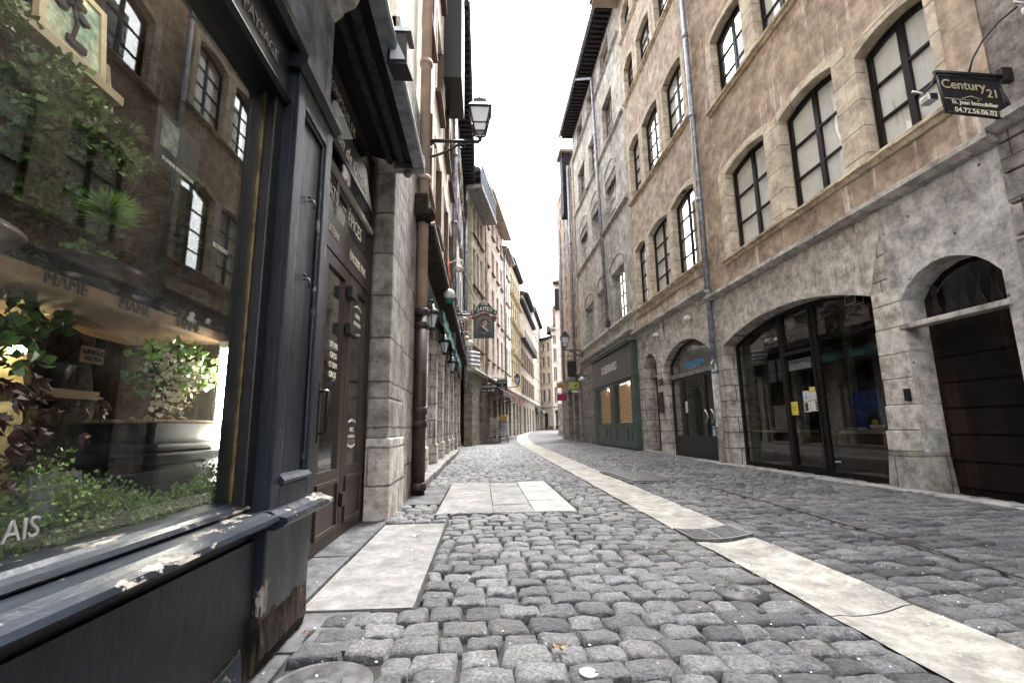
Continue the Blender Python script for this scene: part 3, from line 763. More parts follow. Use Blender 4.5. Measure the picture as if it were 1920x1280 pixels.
# small arched doorway
wd = -.36
b = t.mb(); b.sheet(arch(13.93, 15.1, .02, 2.62, 3.02), [], wd, wd-.05); d = b.build('alley_door', 'room', t)
t.mb().box(13.93, 15.1, -.3, -.18, 2.28, 2.36, .01).build('transom_stone', 'lead', t)
t.mb().box(13.86, 15.16, -.3, .14, -.05, .06, .01).build('door_step', 'string', t)
text(t, t, '45', 14.9, .022, 3.33, .3, 'black_letter', 'house_number')
b = t.mb(); b.box(13.5, 13.8, .02, .05, 1.97, 2.13, .004); b.box(13.55, 13.75, .02, .09, 1.15, 1.75, .01); b.build('letter_box', 'door_wood', t)
for i, u in enumerate((11.3, 13.5)):
    x = Thing('wall_floodlight', ['small white floodlight under the string course above the arched yoghurt shop', 'small white floodlight above the narrow arched doorway'][i], 'floodlight', FR, u, .05, 3.35, 'floodlights under the string course')
    x.mb().tube([(u, .0, 3.5), (u, .12, 3.45)], .012, 6).build('arm', 'lead', x)
    x.mb().box(u-.09, u+.09, .08, .2, 3.36, 3.46, .015).build('housing', 'white', x)
b = t.mb(); b.tube([(15.5, .03, 4.35), (14, .03, 4.30), (12, .03, 4.33), (10.4, .03, 4.25)], .012, 5)
b.tube([(13.2, .03, 3.74), (13.1, .03, 3.2), (12.9, .03, 3.05)], .01, 5); b.build('cable', 'black', t)

# ---- R2: grey house with the green shop
t = R2 = Thing('grey_house', 'grey rendered house with plain deep windows above the green shopfront', 'house', FR, 20, 0)
rows = [((21.5, 23.4, 4.75, 6.6), (19.05, 20.8, 4.72, 6.65), (16.6, 18.4, 4.7, 6.75)),
        ((22.1, 23.9, 9.05, 10.8), (19.55, 21.2, 9.05, 10.85), (17.0, 18.6, 9.05, 10.85)),
        ((22.2, 23.8, 12.45, 14.2), (19.7, 21.2, 12.5, 14.25), (17.0, 18.5, 12.55, 14.35)),
        ((22.3, 23.7, 15.75, 16.8), (19.9, 21.2, 15.75, 16.8), (17.1, 18.4, 15.75, 16.8))]
t.mb().sheet(rect(15.63, 24.9, 4.1, 17.3), [rect(a-.01, b_+.01, c-.01, d+.01) for r in rows for (a, b_, c, d) in r], 0, -.4).build('upper_wall', 'greyr', t)
t.mb().sheet(rect(15.63, 24.9, -.1, 4.1), [rect(15.8, 21.4, .1, 3.4)], .004, -.4).build('ground_wall', 'ashlar_dark', t)
for ri, r in enumerate(rows):
    for i, (a, c, z0, z1) in enumerate(r):
        f = window(t, a, c, z0, z1, z1, -.20, 2, 4 if ri < 3 else 3, 'frame_white' if ri < 2 else 'reveal_wood', 'curtain' if (ri+i) % 2 else None, None, stile=.06, bar=.035, split=1, room='room_pale')
        if ri < 2:      # blind relieving arch above
            b = t.mb(); p = arch(a-.04, c+.04, z1+.02, z1+.25, z1+.55)
            b.sheet([(a-.1, z1+.1)]+[(a-.04, z1+.1)]+p[2:][::-1]+[(c+.04, z1+.1), (c+.1, z1+.1)]+arch(a-.1, c+.1, z1, z1+.27, z1+.62)[2:], [], .03, -.02)
            b.build('relieving_arch', 'string', t)
        if ri == 1:
            b = t.mb()
            for q in range(6): b.box(a+(c-a)*q/6+.01, a+(c-a)*(q+1)/6-.01, -.05, -.03, z1-.32-.04*(q % 2), z1)
            b.build('pelmet', 'reveal_wood', t)
for z, m in ((4.68, 'string'), (8.9, 'string'), (12.3, 'string'), (15.65, 'string')):
    b = t.mb(); b.sweep([(-.05, z+.03), (.1, z+.03), (.12, z-.05), (.02, z-.1), (-.05, z-.1)], 15.65, 24.85, .004, 20); b.build('string_course', m, t)
cornice(t, 15.65, 24.85, 4.0, .16, .18)
b = t.mb()
for k in range(36): b.box(15.7+k*.26, 15.82+k*.26, .0, .62, 17.12, 17.28)
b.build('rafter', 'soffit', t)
b = t.mb(); b.hexa([(15.6, -.5, 17.3), (25, -.5, 17.3), (25, .68, 17.3), (15.6, .68, 17.3), (15.6, -.5, 17.75), (25, -.5, 17.75), (25, .68, 17.36), (15.6, .68, 17.36)])
b.build('roof', 'tile', t)
b = t.mb(); b.tube([(15.6, .74, 17.27), (25, .74, 17.27)], .08, 10); b.build('gutter_pipe', 'zinc', t)
b = t.mb(); b.tube([(20.3, .72, 17.25), (19.4, .14, 16.6), (19.25, .12, 11.6), (18.85, .12, 5.0)], .07, 10); b.build('downpipe', 'zinc', t)
b = t.mb(); b.box(18.73, 18.95, .02, .2, 4.75, 5.02, .01); b.build('pipe_hopper', 'iron', t)
# green shop front
x = GS = Thing('green_shopfront', 'dark green wooden shopfront with lattice grilles over two lit windows', 'shopfront', FR, 18.5, .1)
b = x.mb(); g0, g1 = 14.96+.66, 21.5
b.box(g0, g1, .04, .2, .05, .24, .01)
b.box(g0, g0+.38, -.05, .2, .24, 3.62, .012); b.box(21.12, g1, -.05, .2, .24, 3.62, .012); b.box(18.15, 18.75, -.05, .19, .24, 2.42, .012)
b.box(g0+.38, 21.12, -.05, .185, .24, .86); b.box(g0+.38, 21.12, -.05, .185, 2.38, 2.46)
b.build('frame', 'green', x)
b = x.mb(); b.box(g0+.06, 21.44, .14, .235, 2.52, 3.56, .01); b.build('sign_board', 'signgrey', x)
b = x.mb(); b.box(g0, g1, .1, .27, 2.43, 2.50, .012); b.box(g0, g1, .0, .33, 3.58, 3.66, .012); b.build('moulding', 'green', x)
b = x.mb(); b.box(g0-.05, g1+.05, -.02, .4, 3.665, 3.70, .006); b.build('flashing', 'lead', x)
b = x.mb()
for a, c in ((16.1, 17.9), (16.1+.1, 17.0), (18.95, 20.9), ): pass
for a, c in ((16.12, 16.55), (16.62, 17.98), (18.85, 19.4), (19.48, 21.0)):
    for (p, q, r_, s_) in ((a, c, .34, .37), (a, c, .72, .75), (a, a+.03, .37, .72), (c-.03, c, .37, .72)): b.box(p, q, .18, .205, r_, s_)
b.build('panel_moulding', 'green', x)
for a, c in ((16.02, 18.13), (18.77, 20.95)):
    f = x.mb().sheet(rect(a-.04, c+.04, .84, 2.4), [rect(a+.03, c-.03, .9, 2.33)], .17, .09).build('window', 'green', x)
    x.mb().box(a, c, .05, .055, .87, 2.35).build('pane', 'glass_clear', f)
    x.mb().box(a, c, -.03, -.01, .9, 2.3).build('lit_blind', 'orange_glow', f)
    b = x.mb()
    n = 11
    for i in range(-12, n+12):
        for sgn in (1, -1):
            d0 = a+(c-a)*i/n; dz = 1.43; du = dz*1.25*sgn
            s0 = d0 if sgn > 0 else d0+.0
            # clip the diagonal bar to the opening
            ua, za, ub, zb = s0, .9, s0+du, .9+dz
            lo, hi = a+.03, c-.03
            def cl(ua, za, ub, zb):
                if ua == ub: return None
                ts = sorted(((lo-ua)/(ub-ua), (hi-ua)/(ub-ua)))
                t0, t1 = max(0, ts[0]), min(1, ts[1])
                if t1 <= t0+.02: return None
                return (ua+(ub-ua)*t0, za+(zb-za)*t0, ua+(ub-ua)*t1, za+(zb-za)*t1)
            q = cl(ua, za, ub, zb)
            if q: b.tube([(q[0], .10+.012*sgn, q[1]), (q[2], .10+.012*sgn, q[3])], .011, 4, cap=False)
    b.build('grille', 'black', f)
    x.mb().box(a+.05, c-.05, -.02, .07, .84, .9).build('window_ledge', 'black', f)
    x.mb().ball((a+c)/2-.3, .02, 2.26, .035, 2).build('spot_lamp', 'bulb', f)
text(x, x, 'DUBERRARD', 18.55, .243, 3.02, .43, 'silver_letter', 'shop_lettering', sx=.92)
for i, (u0, z) in enumerate(((15.5, 0),)): pass

# ---- R3: pinkish house beyond with slate clad box
t = R3 = Thing('pink_slit_house', 'narrow pinkish house beyond the grey one with a dark slate clad box under its roof', 'house', FR, 28, 0)
sl = []
for k in range(12):
    for c in range(4): sl.append(rect(25.5+c*1.3+R(-.1, .1), 25.75+c*1.3, 4.6+k*.95+(c % 2)*.4, 5.2+k*.95+(c % 2)*.4))
t.mb().sheet(rect(24.92, 31, 3.6, 16.0), sl, .05, -.3).build('upper_wall', 'salmon', t)
t.mb().sheet(rect(24.92, 31, -.1, 3.6), [rect(25.6, 26.7, .1, 2.9), rect(27.3, 28.6, .1, 2.9)], .08, -.3).build('ground_wall', 'ashlar_dark', t)
t.mb().box(24.92, 31, -.6, -.5, 0, 16.5).build('dark_interior', 'room', t)
t.mb().box(26.0, 26.9, -.1, .44, 13.05, 16.9).build('slate_box', 'slate', t)
t.mb().box(25.8, 27.1, -.3, .6, 16.9, 17.05).build('eave', 'soffit_pale', t)
pipe(t, 25.6, .2, 2.5, 15.8, .08, 'zinc', collars=(5, 8, 11))
pipe(t, 27.5, .5, 3, 12.6, .07, 'zinc')
cornice(t, 24.92, 31, 3.55, .14, .2)
# ---- R4 cream end wall after the bend
t = R4 = Thing('cream_corner_house', 'pale cream house at the bend whose blank end wall faces the street', 'house', FW, 7.2, 38)
b = t.mb(); b.hexa([(5.95, 38, 0), (11, 38, 0), (13, 46, 0), (8.2, 46, 0), (5.95, 38, 12.4), (11, 38, 12.4), (13, 46, 12.4), (8.2, 46, 12.4)]); b.build('wall', 'cream_pale', t)
b = t.mb(); b.hexa([(5.93, 37.96, -.05), (11, 37.96, -.05), (11, 38.3, -.05), (6.0, 38.3, -.05), (5.93, 37.96, 2.6), (11, 37.96, 2.6), (11, 38.3, 2.6), (6.0, 38.3, 2.6)]); b.build('ground_wall', 'ashlar_far', t)
b = t.mb(); b.hexa([(5.75, 37.7, 12.4), (11, 37.7, 12.4), (13, 46, 12.4), (8.0, 46, 12.4), (5.75, 37.7, 12.55), (11, 37.7, 12.55), (13, 46, 12.55), (8.0, 46, 12.55)]); b.build('eave', 'soffit', t)
b = t.mb(); b.hexa([(5.75, 37.7, 12.56), (11, 37.7, 12.56), (13, 46, 12.56), (8.0, 46, 12.56), (7.5, 38.5, 13.4), (10, 38.5, 13.4), (12, 45, 13.4), (9.6, 45, 13.4)]); b.build('roof', 'tile', t)
t.mb().box(5.9, 6.3, 37.5, 37.98, 10.2, 11.9, .02).build('dormer_box', 'slate', t)

# ---- hanging signs and lamp on the right
def lantern(x, u, w, z, h=.82, sc=1.0, body='black'):
    """four sided tapering street lantern standing on its foot at (u,w,z)"""
    s_ = h
    def ring(r, zz): return [(u-r, w-r, zz), (u+r, w-r, zz), (u+r, w+r, zz), (u-r, w+r, zz)]
    a, c, d = .11*s_, .21*s_, .62*s_
    gl = x.mb(); gl.hexa(ring(a*.92, z+.14*s_)+ring(c*.93, z+d)); g = gl.build('lamp_glass', 'lampglass', x)
    b = x.mb()
    lo, hi = ring(a, z+.13*s_), ring(c, z+d+.005)
    for i in range(4):
        b.tube([lo[i], hi[i]], .016*s_, 5); b.tube([lo[i], lo[(i+1) % 4]], .014*s_, 5); b.tube([hi[i], hi[(i+1) % 4]], .02*s_, 5)
        b.tube([[(lo[i][k]*.66+hi[i][k]*.34) for k in range(3)], [(lo[(i+1) % 4][k]*.66+hi[(i+1) % 4][k]*.34) for k in range(3)]], .011*s_, 5)
        b.tube([lo[i], (u, w, z+.02*s_)], .012*s_, 5)
    b.lathe(u, w, [(.03*s_, z-.05*s_), (.045*s_, z), (.03*s_, z+.05*s_)], 10)
    b.build('lamp_cage', body, x)
    b = x.mb(); b.hexa(ring(c*1.14, z+d+.01)+ring(c*.62, z+d+.17*s_)); b.hexa(ring(c*.66, z+d+.17*s_)+ring(c*.58, z+d+.24*s_))
    b.lathe(u, w, [(c*.5, z+d+.24*s_), (c*.42, z+d+.29*s_), (c*.1, z+d+.31*s_), (c*.08, z+d+.36*s_)], 10)
    b.build('lamp_hood', body, x)
def bracket(x, u, w0, w1, z, drop=.28, r=.022):
    b = x.mb(); b.tube([(u, w0, z), (u, w1, z)], r, 8)
    n = 14; d = w1-w0
    b.tube([(u, w0+d*.02, z-drop)]+[(u, w0+d*.62*i/n, z-drop+drop*.86*(i/n)**1.6) for i in range(1, n+1)], r*.75, 6)
    for cx, cz, rr in ((w0+d*.66, z-.09, .055), (w0+d*.10, z-.10, .06)):
        b.tube([(u, cx+rr*(1-.4*i/16)*math.cos(-.5+2*PI*.85*i/16), cz+rr*(1-.4*i/16)*math.sin(-.5+2*PI*.85*i/16)) for i in range(17)], r*.55, 5)
    b.box(u-.03, u+.03, w0-.02, w0+.02 if w1 > w0 else w0+.02, z-drop-.06, z+.08)
    return b.build('bracket', 'black', x)
x = Thing('street_lamp', 'right hand four sided wall lantern above the black box sign', 'street lamp', FR, 24.4, .1, 4.6, 'wall mounted street lanterns')
bracket(x, 24.4, .02, .95, 4.72, .32, .03); lantern(x, 24.4, .92, 4.76, 1.0)
x = Thing('black_box_sign', 'large black projecting sign box over the lime sign', 'sign', FR, 25.6, .1, 3.4)
b = x.mb(); b.box(25.5, 25.7, .12, .62, 3.45, 4.3, .02); b.build('sign_box', 'black', x)
b = x.mb()
for z in (4.35, 4.6): b.tube([(25.6, .02, z), (25.6, .62, z)], .02, 6)
for w in (.2, .4, .6): b.tube([(25.6, w, 4.3), (25.6, w, 4.62)], .014, 5)
b.build('bracket', 'black', x)
x = Thing('lime_sign', 'lime green projecting shop sign over a white strip', 'sign', FR, 25.2, .1, 2.6)
b = x.mb(); b.box(25.15, 25.25, .1, .62, 2.75, 3.12, .01); b.build('sign_board', 'greenlime', x)
b = x.mb(); b.box(25.15, 25.25, .12, .5, 2.58, 2.68, .01); b.build('strip', 'white', x)
b = x.mb(); b.tube([(25.2, .02, 3.15), (25.2, .62, 3.15)], .02, 6); b.build('bracket', 'black', x)
b = x.mb(); b.ball(25.14, .3, 2.92, .06, 2, (.2, 1, 1)); b.ball(25.14, .22, 3.0, .05, 2, (.2, 1, 1)); b.build('emblem', 'moss', x)
x = Thing('magenta_sign', 'small magenta projecting sign low beyond the lime one', 'sign', FR, 27, .3, 2.2)
x.mb().box(26.95, 27.05, .45, .98, 2.25, 2.62, .01).build('sign_board', 'magenta', x); x.mb().tube([(27, .05, 2.66), (27, .98, 2.66)], .02, 6).build('bracket', 'black', x)
x = Thing('brown_box_lamp', 'brown projecting box lamp left of the lime sign', 'lamp', FR, 26.4, .3, 2.9)
x.mb().box(26.3, 26.5, .6, 1.1, 2.92, 3.18, .03).build('housing', 'rattan', x); x.mb().tube([(26.4, .05, 3.22), (26.4, 1.1, 3.22)], .02, 6).build('bracket', 'black', x)
x = Thing('dish_lamp', 'pale dish lamp on the wall beside the green shopfront', 'lamp', FR, 23.4, .2, 3.0)
x.mb().lathe(23.4, .3, [(.05, 3.22), (.2, 3.05), (.18, 3.03), (.04, 3.2)], 14).build('lamp_shade', 'lampglass', x); x.mb().tube([(23.4, .0, 3.25), (23.4, .3, 3.25), (23.4, .3, 3.2)], .015, 6).build('arm', 'black', x)
# ---- voussoirs around the ground floor arches
def voussoirs(t, u0, u1, zs, zc, n, w, mat='dressed', h=.42, zmax=3.54):
    c = (u1-u0)/2; m = (u0+u1)/2; hh = zc-zs; r = (c*c+hh*hh)/(2*hh); cz = zc-r; a0 = math.asin(min(1, c/r))
    for k in range(n):
        p, q = -a0+2*a0*k/n+.004/r, -a0+2*a0*(k+1)/n-.004/r
        ro = h+(R(0, .10)); top = zmax
        P_ = [(m+(r+d)*math.sin(a), min(top, cz+(r+d)*math.cos(a))) for a, d in ((p, .004), ((p+q)/2, .004), (q, .004), (q, ro), (p, ro))]
        t.mb().sheet(P_, [], w+R(.004, .014), w-.25).build('voussoir', mat, t)
voussoirs(R1, 5.92, 9.96, 2.46, 2.82, 13, .008, h=.85)
voussoirs(R1b, 10.46, 13.4, 2.45, 2.96, 9, .02, h=.75, zmax=3.76)
# ================================================================== LEFT ROW (w = X)
def leafmesh(b, c, n, size, d=None, wide=.45):
    """one pointed leaf"""
    d = d or Vector((R(-1, 1), R(-1, 1), R(-.4, .8))).normalized()
    s_ = d.cross(Vector((R(-1, 1), R(-1, 1), R(-1, 1)))).normalized()*size*wide
    k = d.cross(s_).normalized()*size*.12
    p = [c, c+d*size*.35+s_*.9+k, c+d*size*.7+s_*.6+k, c+d*size, c+d*size*.7-s_*.6+k, c+d*size*.35-s_*.9+k]
    b.bm.faces.new([b.bm.verts.new(q) for q in p])
def crown(b, c, rad, n, size, wide=.45, up=.3):
    for i in range(n):
        q = Vector((random.gauss(0, 1), random.gauss(0, 1), random.gauss(0, 1)))
        q = q.normalized()*(R(.25, 1)**.5)
        p = c+Vector((q.x*rad[0], q.y*rad[1], q.z*rad[2]))
        d = (q+Vector((R(-.8, .8), R(-.8, .8), R(-.6, .8)+up))).normalized()
        leafmesh(b, p, 0, size*R(.6, 1.3), d, wide)
def tuft(b, c, n, ln, up=.5, r=.0011):
    for i in range(n):
        d = Vector((R(-1, 1), R(-1, 1), R(-.5, 1)+up)).normalized()
        s_ = d.orthogonal().normalized()*r*2; s_.rotate(Matrix.Rotation(R(0, 6), 3, d))
        l = ln*R(.7, 1.1); dr = Vector((0, 0, -l*.12))
        v = [b.bm.verts.new(q) for q in (c+s_, c-s_, c+d*l*.6-s_*.8+dr*.2, c+d*l+dr, c+d*l*.6+s_*.8+dr*.2)]
        b.bm.faces.new(v)
def branchy(b, pts, r0, r1):
    n = len(pts)
    b.tube(pts, [r0+(r1-r0)*i/(n-1) for i in range(n)], 8)

# ---- bonsai shop (navy timber shopfront nearest the camera)
t = BS = Thing('bonsai_shop', 'worn navy black timber shopfront with a big display window in the left foreground', 'shopfront', FL, 1.2, -.78)
gx = -.86; u0g, u1g = -1.2, 1.75
t.mb().box(u0g, u1g, gx-.003, gx+.003, .52, 2.14).build('display_pane', 'glass_shop', t)
b = t.mb(); b.box(u1g+.002, u1g+.016, gx-.004, gx+.008, .545, 2.14, .002); b.build('brass_strip', 'brass', t)
b = t.mb(); b.box(u1g+.017, u1g+.075, gx-.05, gx+.045, .5, 2.16, .006); b.build('window_jamb', 'black', t)
# lower timber: sill bead, rail, riser panel
b = t.mb()
b.sweep([(-.92, .528), (-.815, .528), (-.808, .536), (-.815, .547), (-.835, .553), (-.845, .562), (-.92, .562)], u0g, 1.80, 0, 1)
b.build('window_bead', 'paint_worn', t)
b = t.mb()
b.sweep([(-.93, .475), (-.74, .475), (-.718, .484), (-.70, .497), (-.705, .510), (-.73, .516), (-.755, .524), (-.93, .529)], u0g, 1.80, 0, 1)
b.build('sill_rail', 'paint_worn', t)
b = t.mb(); b.box(u0g, 1.80, -.95, -.80, .430, .476); b.box(u0g, 1.80, -.95, -.783, .10, .431); b.build('stall_riser', 'paint_panel', t)
b = t.mb(); b.sweep([(-.95, .0), (-.77, .0), (-.775, .09), (-.79, .12), (-.95, .12)], u0g, 1.78, .004, 90); b.build('rotten_plinth', 'rot', t)
b = t.mb(); b.hexa([(.9, -.80, .0), (1.74, -.80, .0), (1.74, -.765, .0), (.9, -.765, .0), (.9, -.80, .05), (1.74, -.80, .11), (1.74, -.775, .10), (.9, -.775, .04)])
b.build('split_board', 'paint_worn', t)
# pilaster
b = t.mb()
b.box(1.83, 2.27, -.95, -.775, .50, 2.28, .004)
b.build('pilaster', 'paint', t)
pl = [o for o in t.o.children if o.name.startswith('pilaster')][0]
b = t.mb()
for (a, c, z0, z1) in ((1.83, 1.905, .50, 2.28), (2.185, 2.27, .50, 2.28), (1.905, 2.185, 2.16, 2.28), (1.905, 2.185, .52, .60)): b.box(a, c, -.78, -.755, z0, z1, .004)
b.build('pilaster_frame', 'paint', pl)
b = t.mb()
for (a, c, z0, z1) in ((1.905, 1.925, .60, 2.16), (2.165, 2.185, .60, 2.16), (1.925, 2.165, 2.14, 2.16)): b.box(a, c, -.775, -.762, z0, z1, .005)
b.sweep([(-.78, .60), (-.742, .605), (-.738, .618), (-.75, .632), (-.78, .64)], 1.90, 2.19, .001, 6)
b.build('panel_moulding', 'paint_worn', pl)
b = t.mb()
for z in (1.44, 1.80):
    b.tube([(2.04, -.77, z), (2.045, -.75, z+.005), (2.05, -.742, z-.015), (2.055, -.75, z-.03)], .005, 6); b.ball(2.04, -.765, z+.02, .008, 1)
b.build('hook', 'iron', pl)
b = t.mb()
def capm(z, pr, u0, u1, d): pass
b.sweep([(-.93, .462), (-.715, .462), (-.69, .472), (-.672, .488), (-.68, .503), (-.71, .511), (-.735, .524), (-.93, .53)], 1.79, 2.31, .0015, 14)
b.build('pilaster_base', 'paint_worn', pl)
b = t.mb(); b.box(1.82, 2.26, -.95, -.755, .16, .465, .006); b.build('pilaster_pedestal', 'paint', pl)
b = t.mb(); b.sweep([(-.95, .02), (-.765, .0), (-.745, .05), (-.75, .12), (-.757, .18), (-.95, .18)], 1.80, 2.25, .005, 24); b.build('rotten_foot', 'rot', pl)
# fascia with its mouldings
b = t.mb(); b.box(u0g, 1.84, -.95, -.795, 2.14, 2.36); b.build('fascia', 'black', t)
b = t.mb(); b.sweep([(-.95, 2.355), (-.76, 2.355), (-.735, 2.37), (-.73, 2.39), (-.75, 2.41), (-.95, 2.42)], u0g, 1.86, .001, 20)
b.sweep([(-.9, 2.12), (-.80, 2.12), (-.785, 2.135), (-.79, 2.15), (-.9, 2.15)], u0g, 1.84, .001, 20)
b.sweep([(-.9, 2.28), (-.75, 2.28), (-.72, 2.30), (-.715, 2.33), (-.735, 2.345), (-.9, 2.35)], 1.80, 2.30, .001, 8)
b.build('fascia_moulding', 'black', t)
text(t, t, 'PAYSAGE', 1.70, -.792, 2.225, .066, 'grey_letter', 'fascia_lettering', align='RIGHT'); text(t, t, 'BONSAI', 1.33, -.792, 2.235, .066, 'grey_letter', 'fascia_lettering', align='RIGHT')
b = t.mb(); b.box(u0g, 2.29, -1.0, -.80, 2.415, 3.9); b.build('upper_wall', 'paint_grey', t)
b = t.mb(); b.sweep([(-.81, 2.95), (-.79, 2.95), (-.75, 2.985), (-.74, 3.01), (-.68, 3.05), (-.66, 3.10), (-.60, 3.13), (-.56, 3.18), (-.56, 3.26), (-.81, 3.3)], u0g, 2.29, .002, 30)
b.build('stone_cornice', 'string', t)
b = t.mb(); b.box(2.24, 2.30, -1.3, -.79, 0, 3.9); b.build('return_wall', 'paint_grey', t)
b = t.mb(); b.hexa([(u0g, -6, 3.9), (2.3, -6, 3.9), (2.3, -.86, 3.9), (u0g, -.86, 3.9), (u0g, -6, 15.5), (2.3, -6, 15.5), (2.3, -.86, 15.5), (u0g, -.86, 15.5)])
b.build('house_wall', 'cream', t)
# display interior
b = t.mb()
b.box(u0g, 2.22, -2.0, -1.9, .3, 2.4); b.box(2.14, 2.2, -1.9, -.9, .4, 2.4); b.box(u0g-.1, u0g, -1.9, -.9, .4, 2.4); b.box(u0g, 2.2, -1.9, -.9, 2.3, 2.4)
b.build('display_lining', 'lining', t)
b = t.mb(); b.box(2.10, 2.135, -1.5, -.9, .5, 1.17); b.build('side_panel', 'lining', t)
b = t.mb(); b.box(u0g, 2.13, -1.9, -.87, .42, .49); b.build('display_floor', 'soil', t)
b = t.mb(); b.box(1.2, 1.78, -1.56, -1.52, .50, 1.16); b.build('lit_backboard', 'boardstone', t)
b = t.mb(); b.hexa([(-.4, -1.5, 1.165), (2.12, -1.5, 1.165), (2.12, -1.08, 1.165), (-.4, -1.08, 1.165), (-.4, -1.5, 1.20), (2.12, -1.5, 1.20), (2.12, -1.08, 1.20), (-.4, -1.08, 1.20)])
sh = b.build('bonsai_shelf', 'plank', t)
for u in (1.27, 1.52, 1.80): text(t, sh, 'MAME', u, -1.078, 1.183, .05, 'black_letter', 'shelf_lettering')
b = t.mb(); b.box(-.4, 1.52, -1.72, -1.2, 1.875, 1.905); b.build('picture_shelf', 'plank_pale', t)
b = t.mb(); b.box(.6, 1.56, -1.5, -1.18, .90, .925); b.build('low_shelf', 'plank', t)
text(t, t, 'MARAIS', 1.03, gx+.005, .625, .055, 'grey_letter', 'window_lettering', align='RIGHT')

def pot(x, u, w, z, r, h, mat, sx=1.0, sy=1.0, lip=.01):
    return x.mb().lathe(u, w, [(r*.7, z), (r*.74, z+h*.1), (r*.95, z+h*.75), (r, z+h-.012), (r+lip, z+h-.008), (r+lip, z+h), (r*.92, z+h), (r*.88, z+h*.86)], 28, sx, sy).build('pot', mat, x)
def soil(x, u, w, z, r, sx, sy): return x.mb().lathe(u, w, [(r*.9, z-.01), (r*.88, z), (r*.5, z+.012), (r*.05, z+.02)], 24, sx, sy).build('soil', 'soil', x)
# 1 big leafy bonsai
x = Thing('leafy_bonsai', 'large leafy green bonsai in a grey oval pot at the left of the window', 'bonsai', FL, 1.0, -1.22, 1.2)
pot(x, 1.0, -1.22, 1.2, .15, .085, 'potgrey', 1.65, .85); soil(x, 1.0, -1.22, 1.285, .14, 1.6, .85)
b = x.mb(); branchy(b, [(1.02, -1.23, 1.28), (1.05, -1.24, 1.38), (1.11, -1.27, 1.47), (1.20, -1.25, 1.58), (1.28, -1.26, 1.68)], .032, .012)
for k in range(9):
    a = R(.2, .9); s0 = (1.05+a*.22, -1.28, 1.40+.28*a)
    branchy(b, [s0, (s0[0]+R(-.12, .16), s0[1]+R(-.1, .1), s0[2]+.06), (s0[0]+R(-.22, .28), s0[1]+R(-.2, .2), s0[2]+R(.05, .16))], .010, .004)
b.build('trunk', 'bark', x)
b = x.mb(); b2 = x.mb()
for k in range(44):
    c = (R(.92, 1.56), R(-1.42, -1.10), R(1.42, 1.90)); c = (c[0], c[1], c[2]-.35*max(0, c[0]-1.3))
    P_ = b.P(*c); crown(b, P_, (.085, .07, .045), 130, .024)
    if k % 2: crown(b2, P_+Vector((0, 0, .035)), (.07, .06, .022), 36, .026)
b.build('foliage', 'leaf', x); b2.build('young_foliage', 'leaf_light', x)
# 2 pine bonsai
x = Thing('pine_bonsai', 'needle tufted pine bonsai in a black oval pot in the middle of the shelf', 'bonsai', FL, 1.56, -1.22, 1.2)
pot(x, 1.58, -1.24, 1.2, .115, .135, 'potblack', 1.35, .9, .008); soil(x, 1.58, -1.24, 1.33, .11, 1.3, .85)
b = x.mb(); branchy(b, [(1.58, -1.24, 1.33), (1.60, -1.23, 1.40), (1.63, -1.25, 1.50), (1.70, -1.24, 1.60), (1.68, -1.22, 1.68)], .028, .010)
for q in ((1.47, -1.2, 1.47), (1.52, -1.18, 1.56), (1.75, -1.2, 1.64), (1.85, -1.2, 1.6), (1.95, -1.18, 1.58), (1.62, -1.16, 1.7), (1.72, -1.24, 1.76), (1.9, -1.25, 1.7)):
    branchy(b, [(1.62, -1.24, 1.50), ((1.62+q[0])/2, (q[1]-1.24)/2, (q[2]+1.52)/2), q], .010, .005)
b.build('trunk', 'bark', x)
b = x.mb(); b2 = x.mb()
for q in ((1.48, -1.17, 1.45), (1.50, -1.16, 1.49), (1.45, -1.15, 1.47), (1.53, -1.19, 1.47)): tuft(b, b.P(*q), 260, .085)
for k in range(26):
    q = (R(1.5, 2.0), R(-1.34, -1.12), R(1.5, 1.8)); q = (q[0], q[1], q[2]-.12*max(0, q[0]-1.7))
    tuft(b2, b2.P(*q), 130, .075)
b.build('bright_needles', 'needle', x); b2.build('dark_needles', 'needle_dark', x)
# small things on the shelf
x = Thing('black_dish', 'low black glazed dish in front of the pine bonsai pot', 'dish', FL, 1.45, -1.15, 1.2)
x.mb().lathe(1.42, -1.15, [(.06, 1.2), (.075, 1.215), (.085, 1.235), (.08, 1.236), (.06, 1.22)], 24, 1.2, .8).build('dish_body', 'potblack', x)
x = Thing('oval_dish', 'wide low black dish at the right of the black pot', 'dish', FL, 1.7, -1.13, 1.2)
x.mb().lathe(1.71, -1.145, [(.08, 1.2), (.1, 1.215), (.115, 1.24), (.108, 1.241), (.08, 1.22)], 24, 1.2, .55).build('dish_body', 'potblack', x)
def figurine(u, w, z, lab):
    x = Thing('stone_figurine', lab, 'figurine', FL, u, w, z, 'little stone figurines on the shelf')
    b = x.mb(); b.ball(u, w, z+.018, .018, 2, (1, .9, 1.1), .5); b.ball(u+.002, w, z+.042, .011, 2, (1, 1, 1), .3); b.ball(u+.016, w, z+.016, .011, 2, (1.2, .8, .9), .4)
    b.build('figure_body', 'ceramic', x)
figurine(1.86, -1.11, 1.2, 'little pale stone figurine on the shelf, the one nearer the black pots')
figurine(1.97, -1.11, 1.2, 'little pale stone figurine on the shelf, the one nearer the window end')
x = Thing('bark_slab', 'flat pale bark slab at the right end of the plank shelf', 'bark', FL, 2.0, -1.2, 1.2)
b = x.mb(); b.box(1.88, 2.1, -1.3, -1.09, 1.2, 1.225, .01); b.ball(2.0, -1.2, 1.225, .07, 2, (1.4, 1.2, .3), .5); b.build('slab_body', 'bark', x)
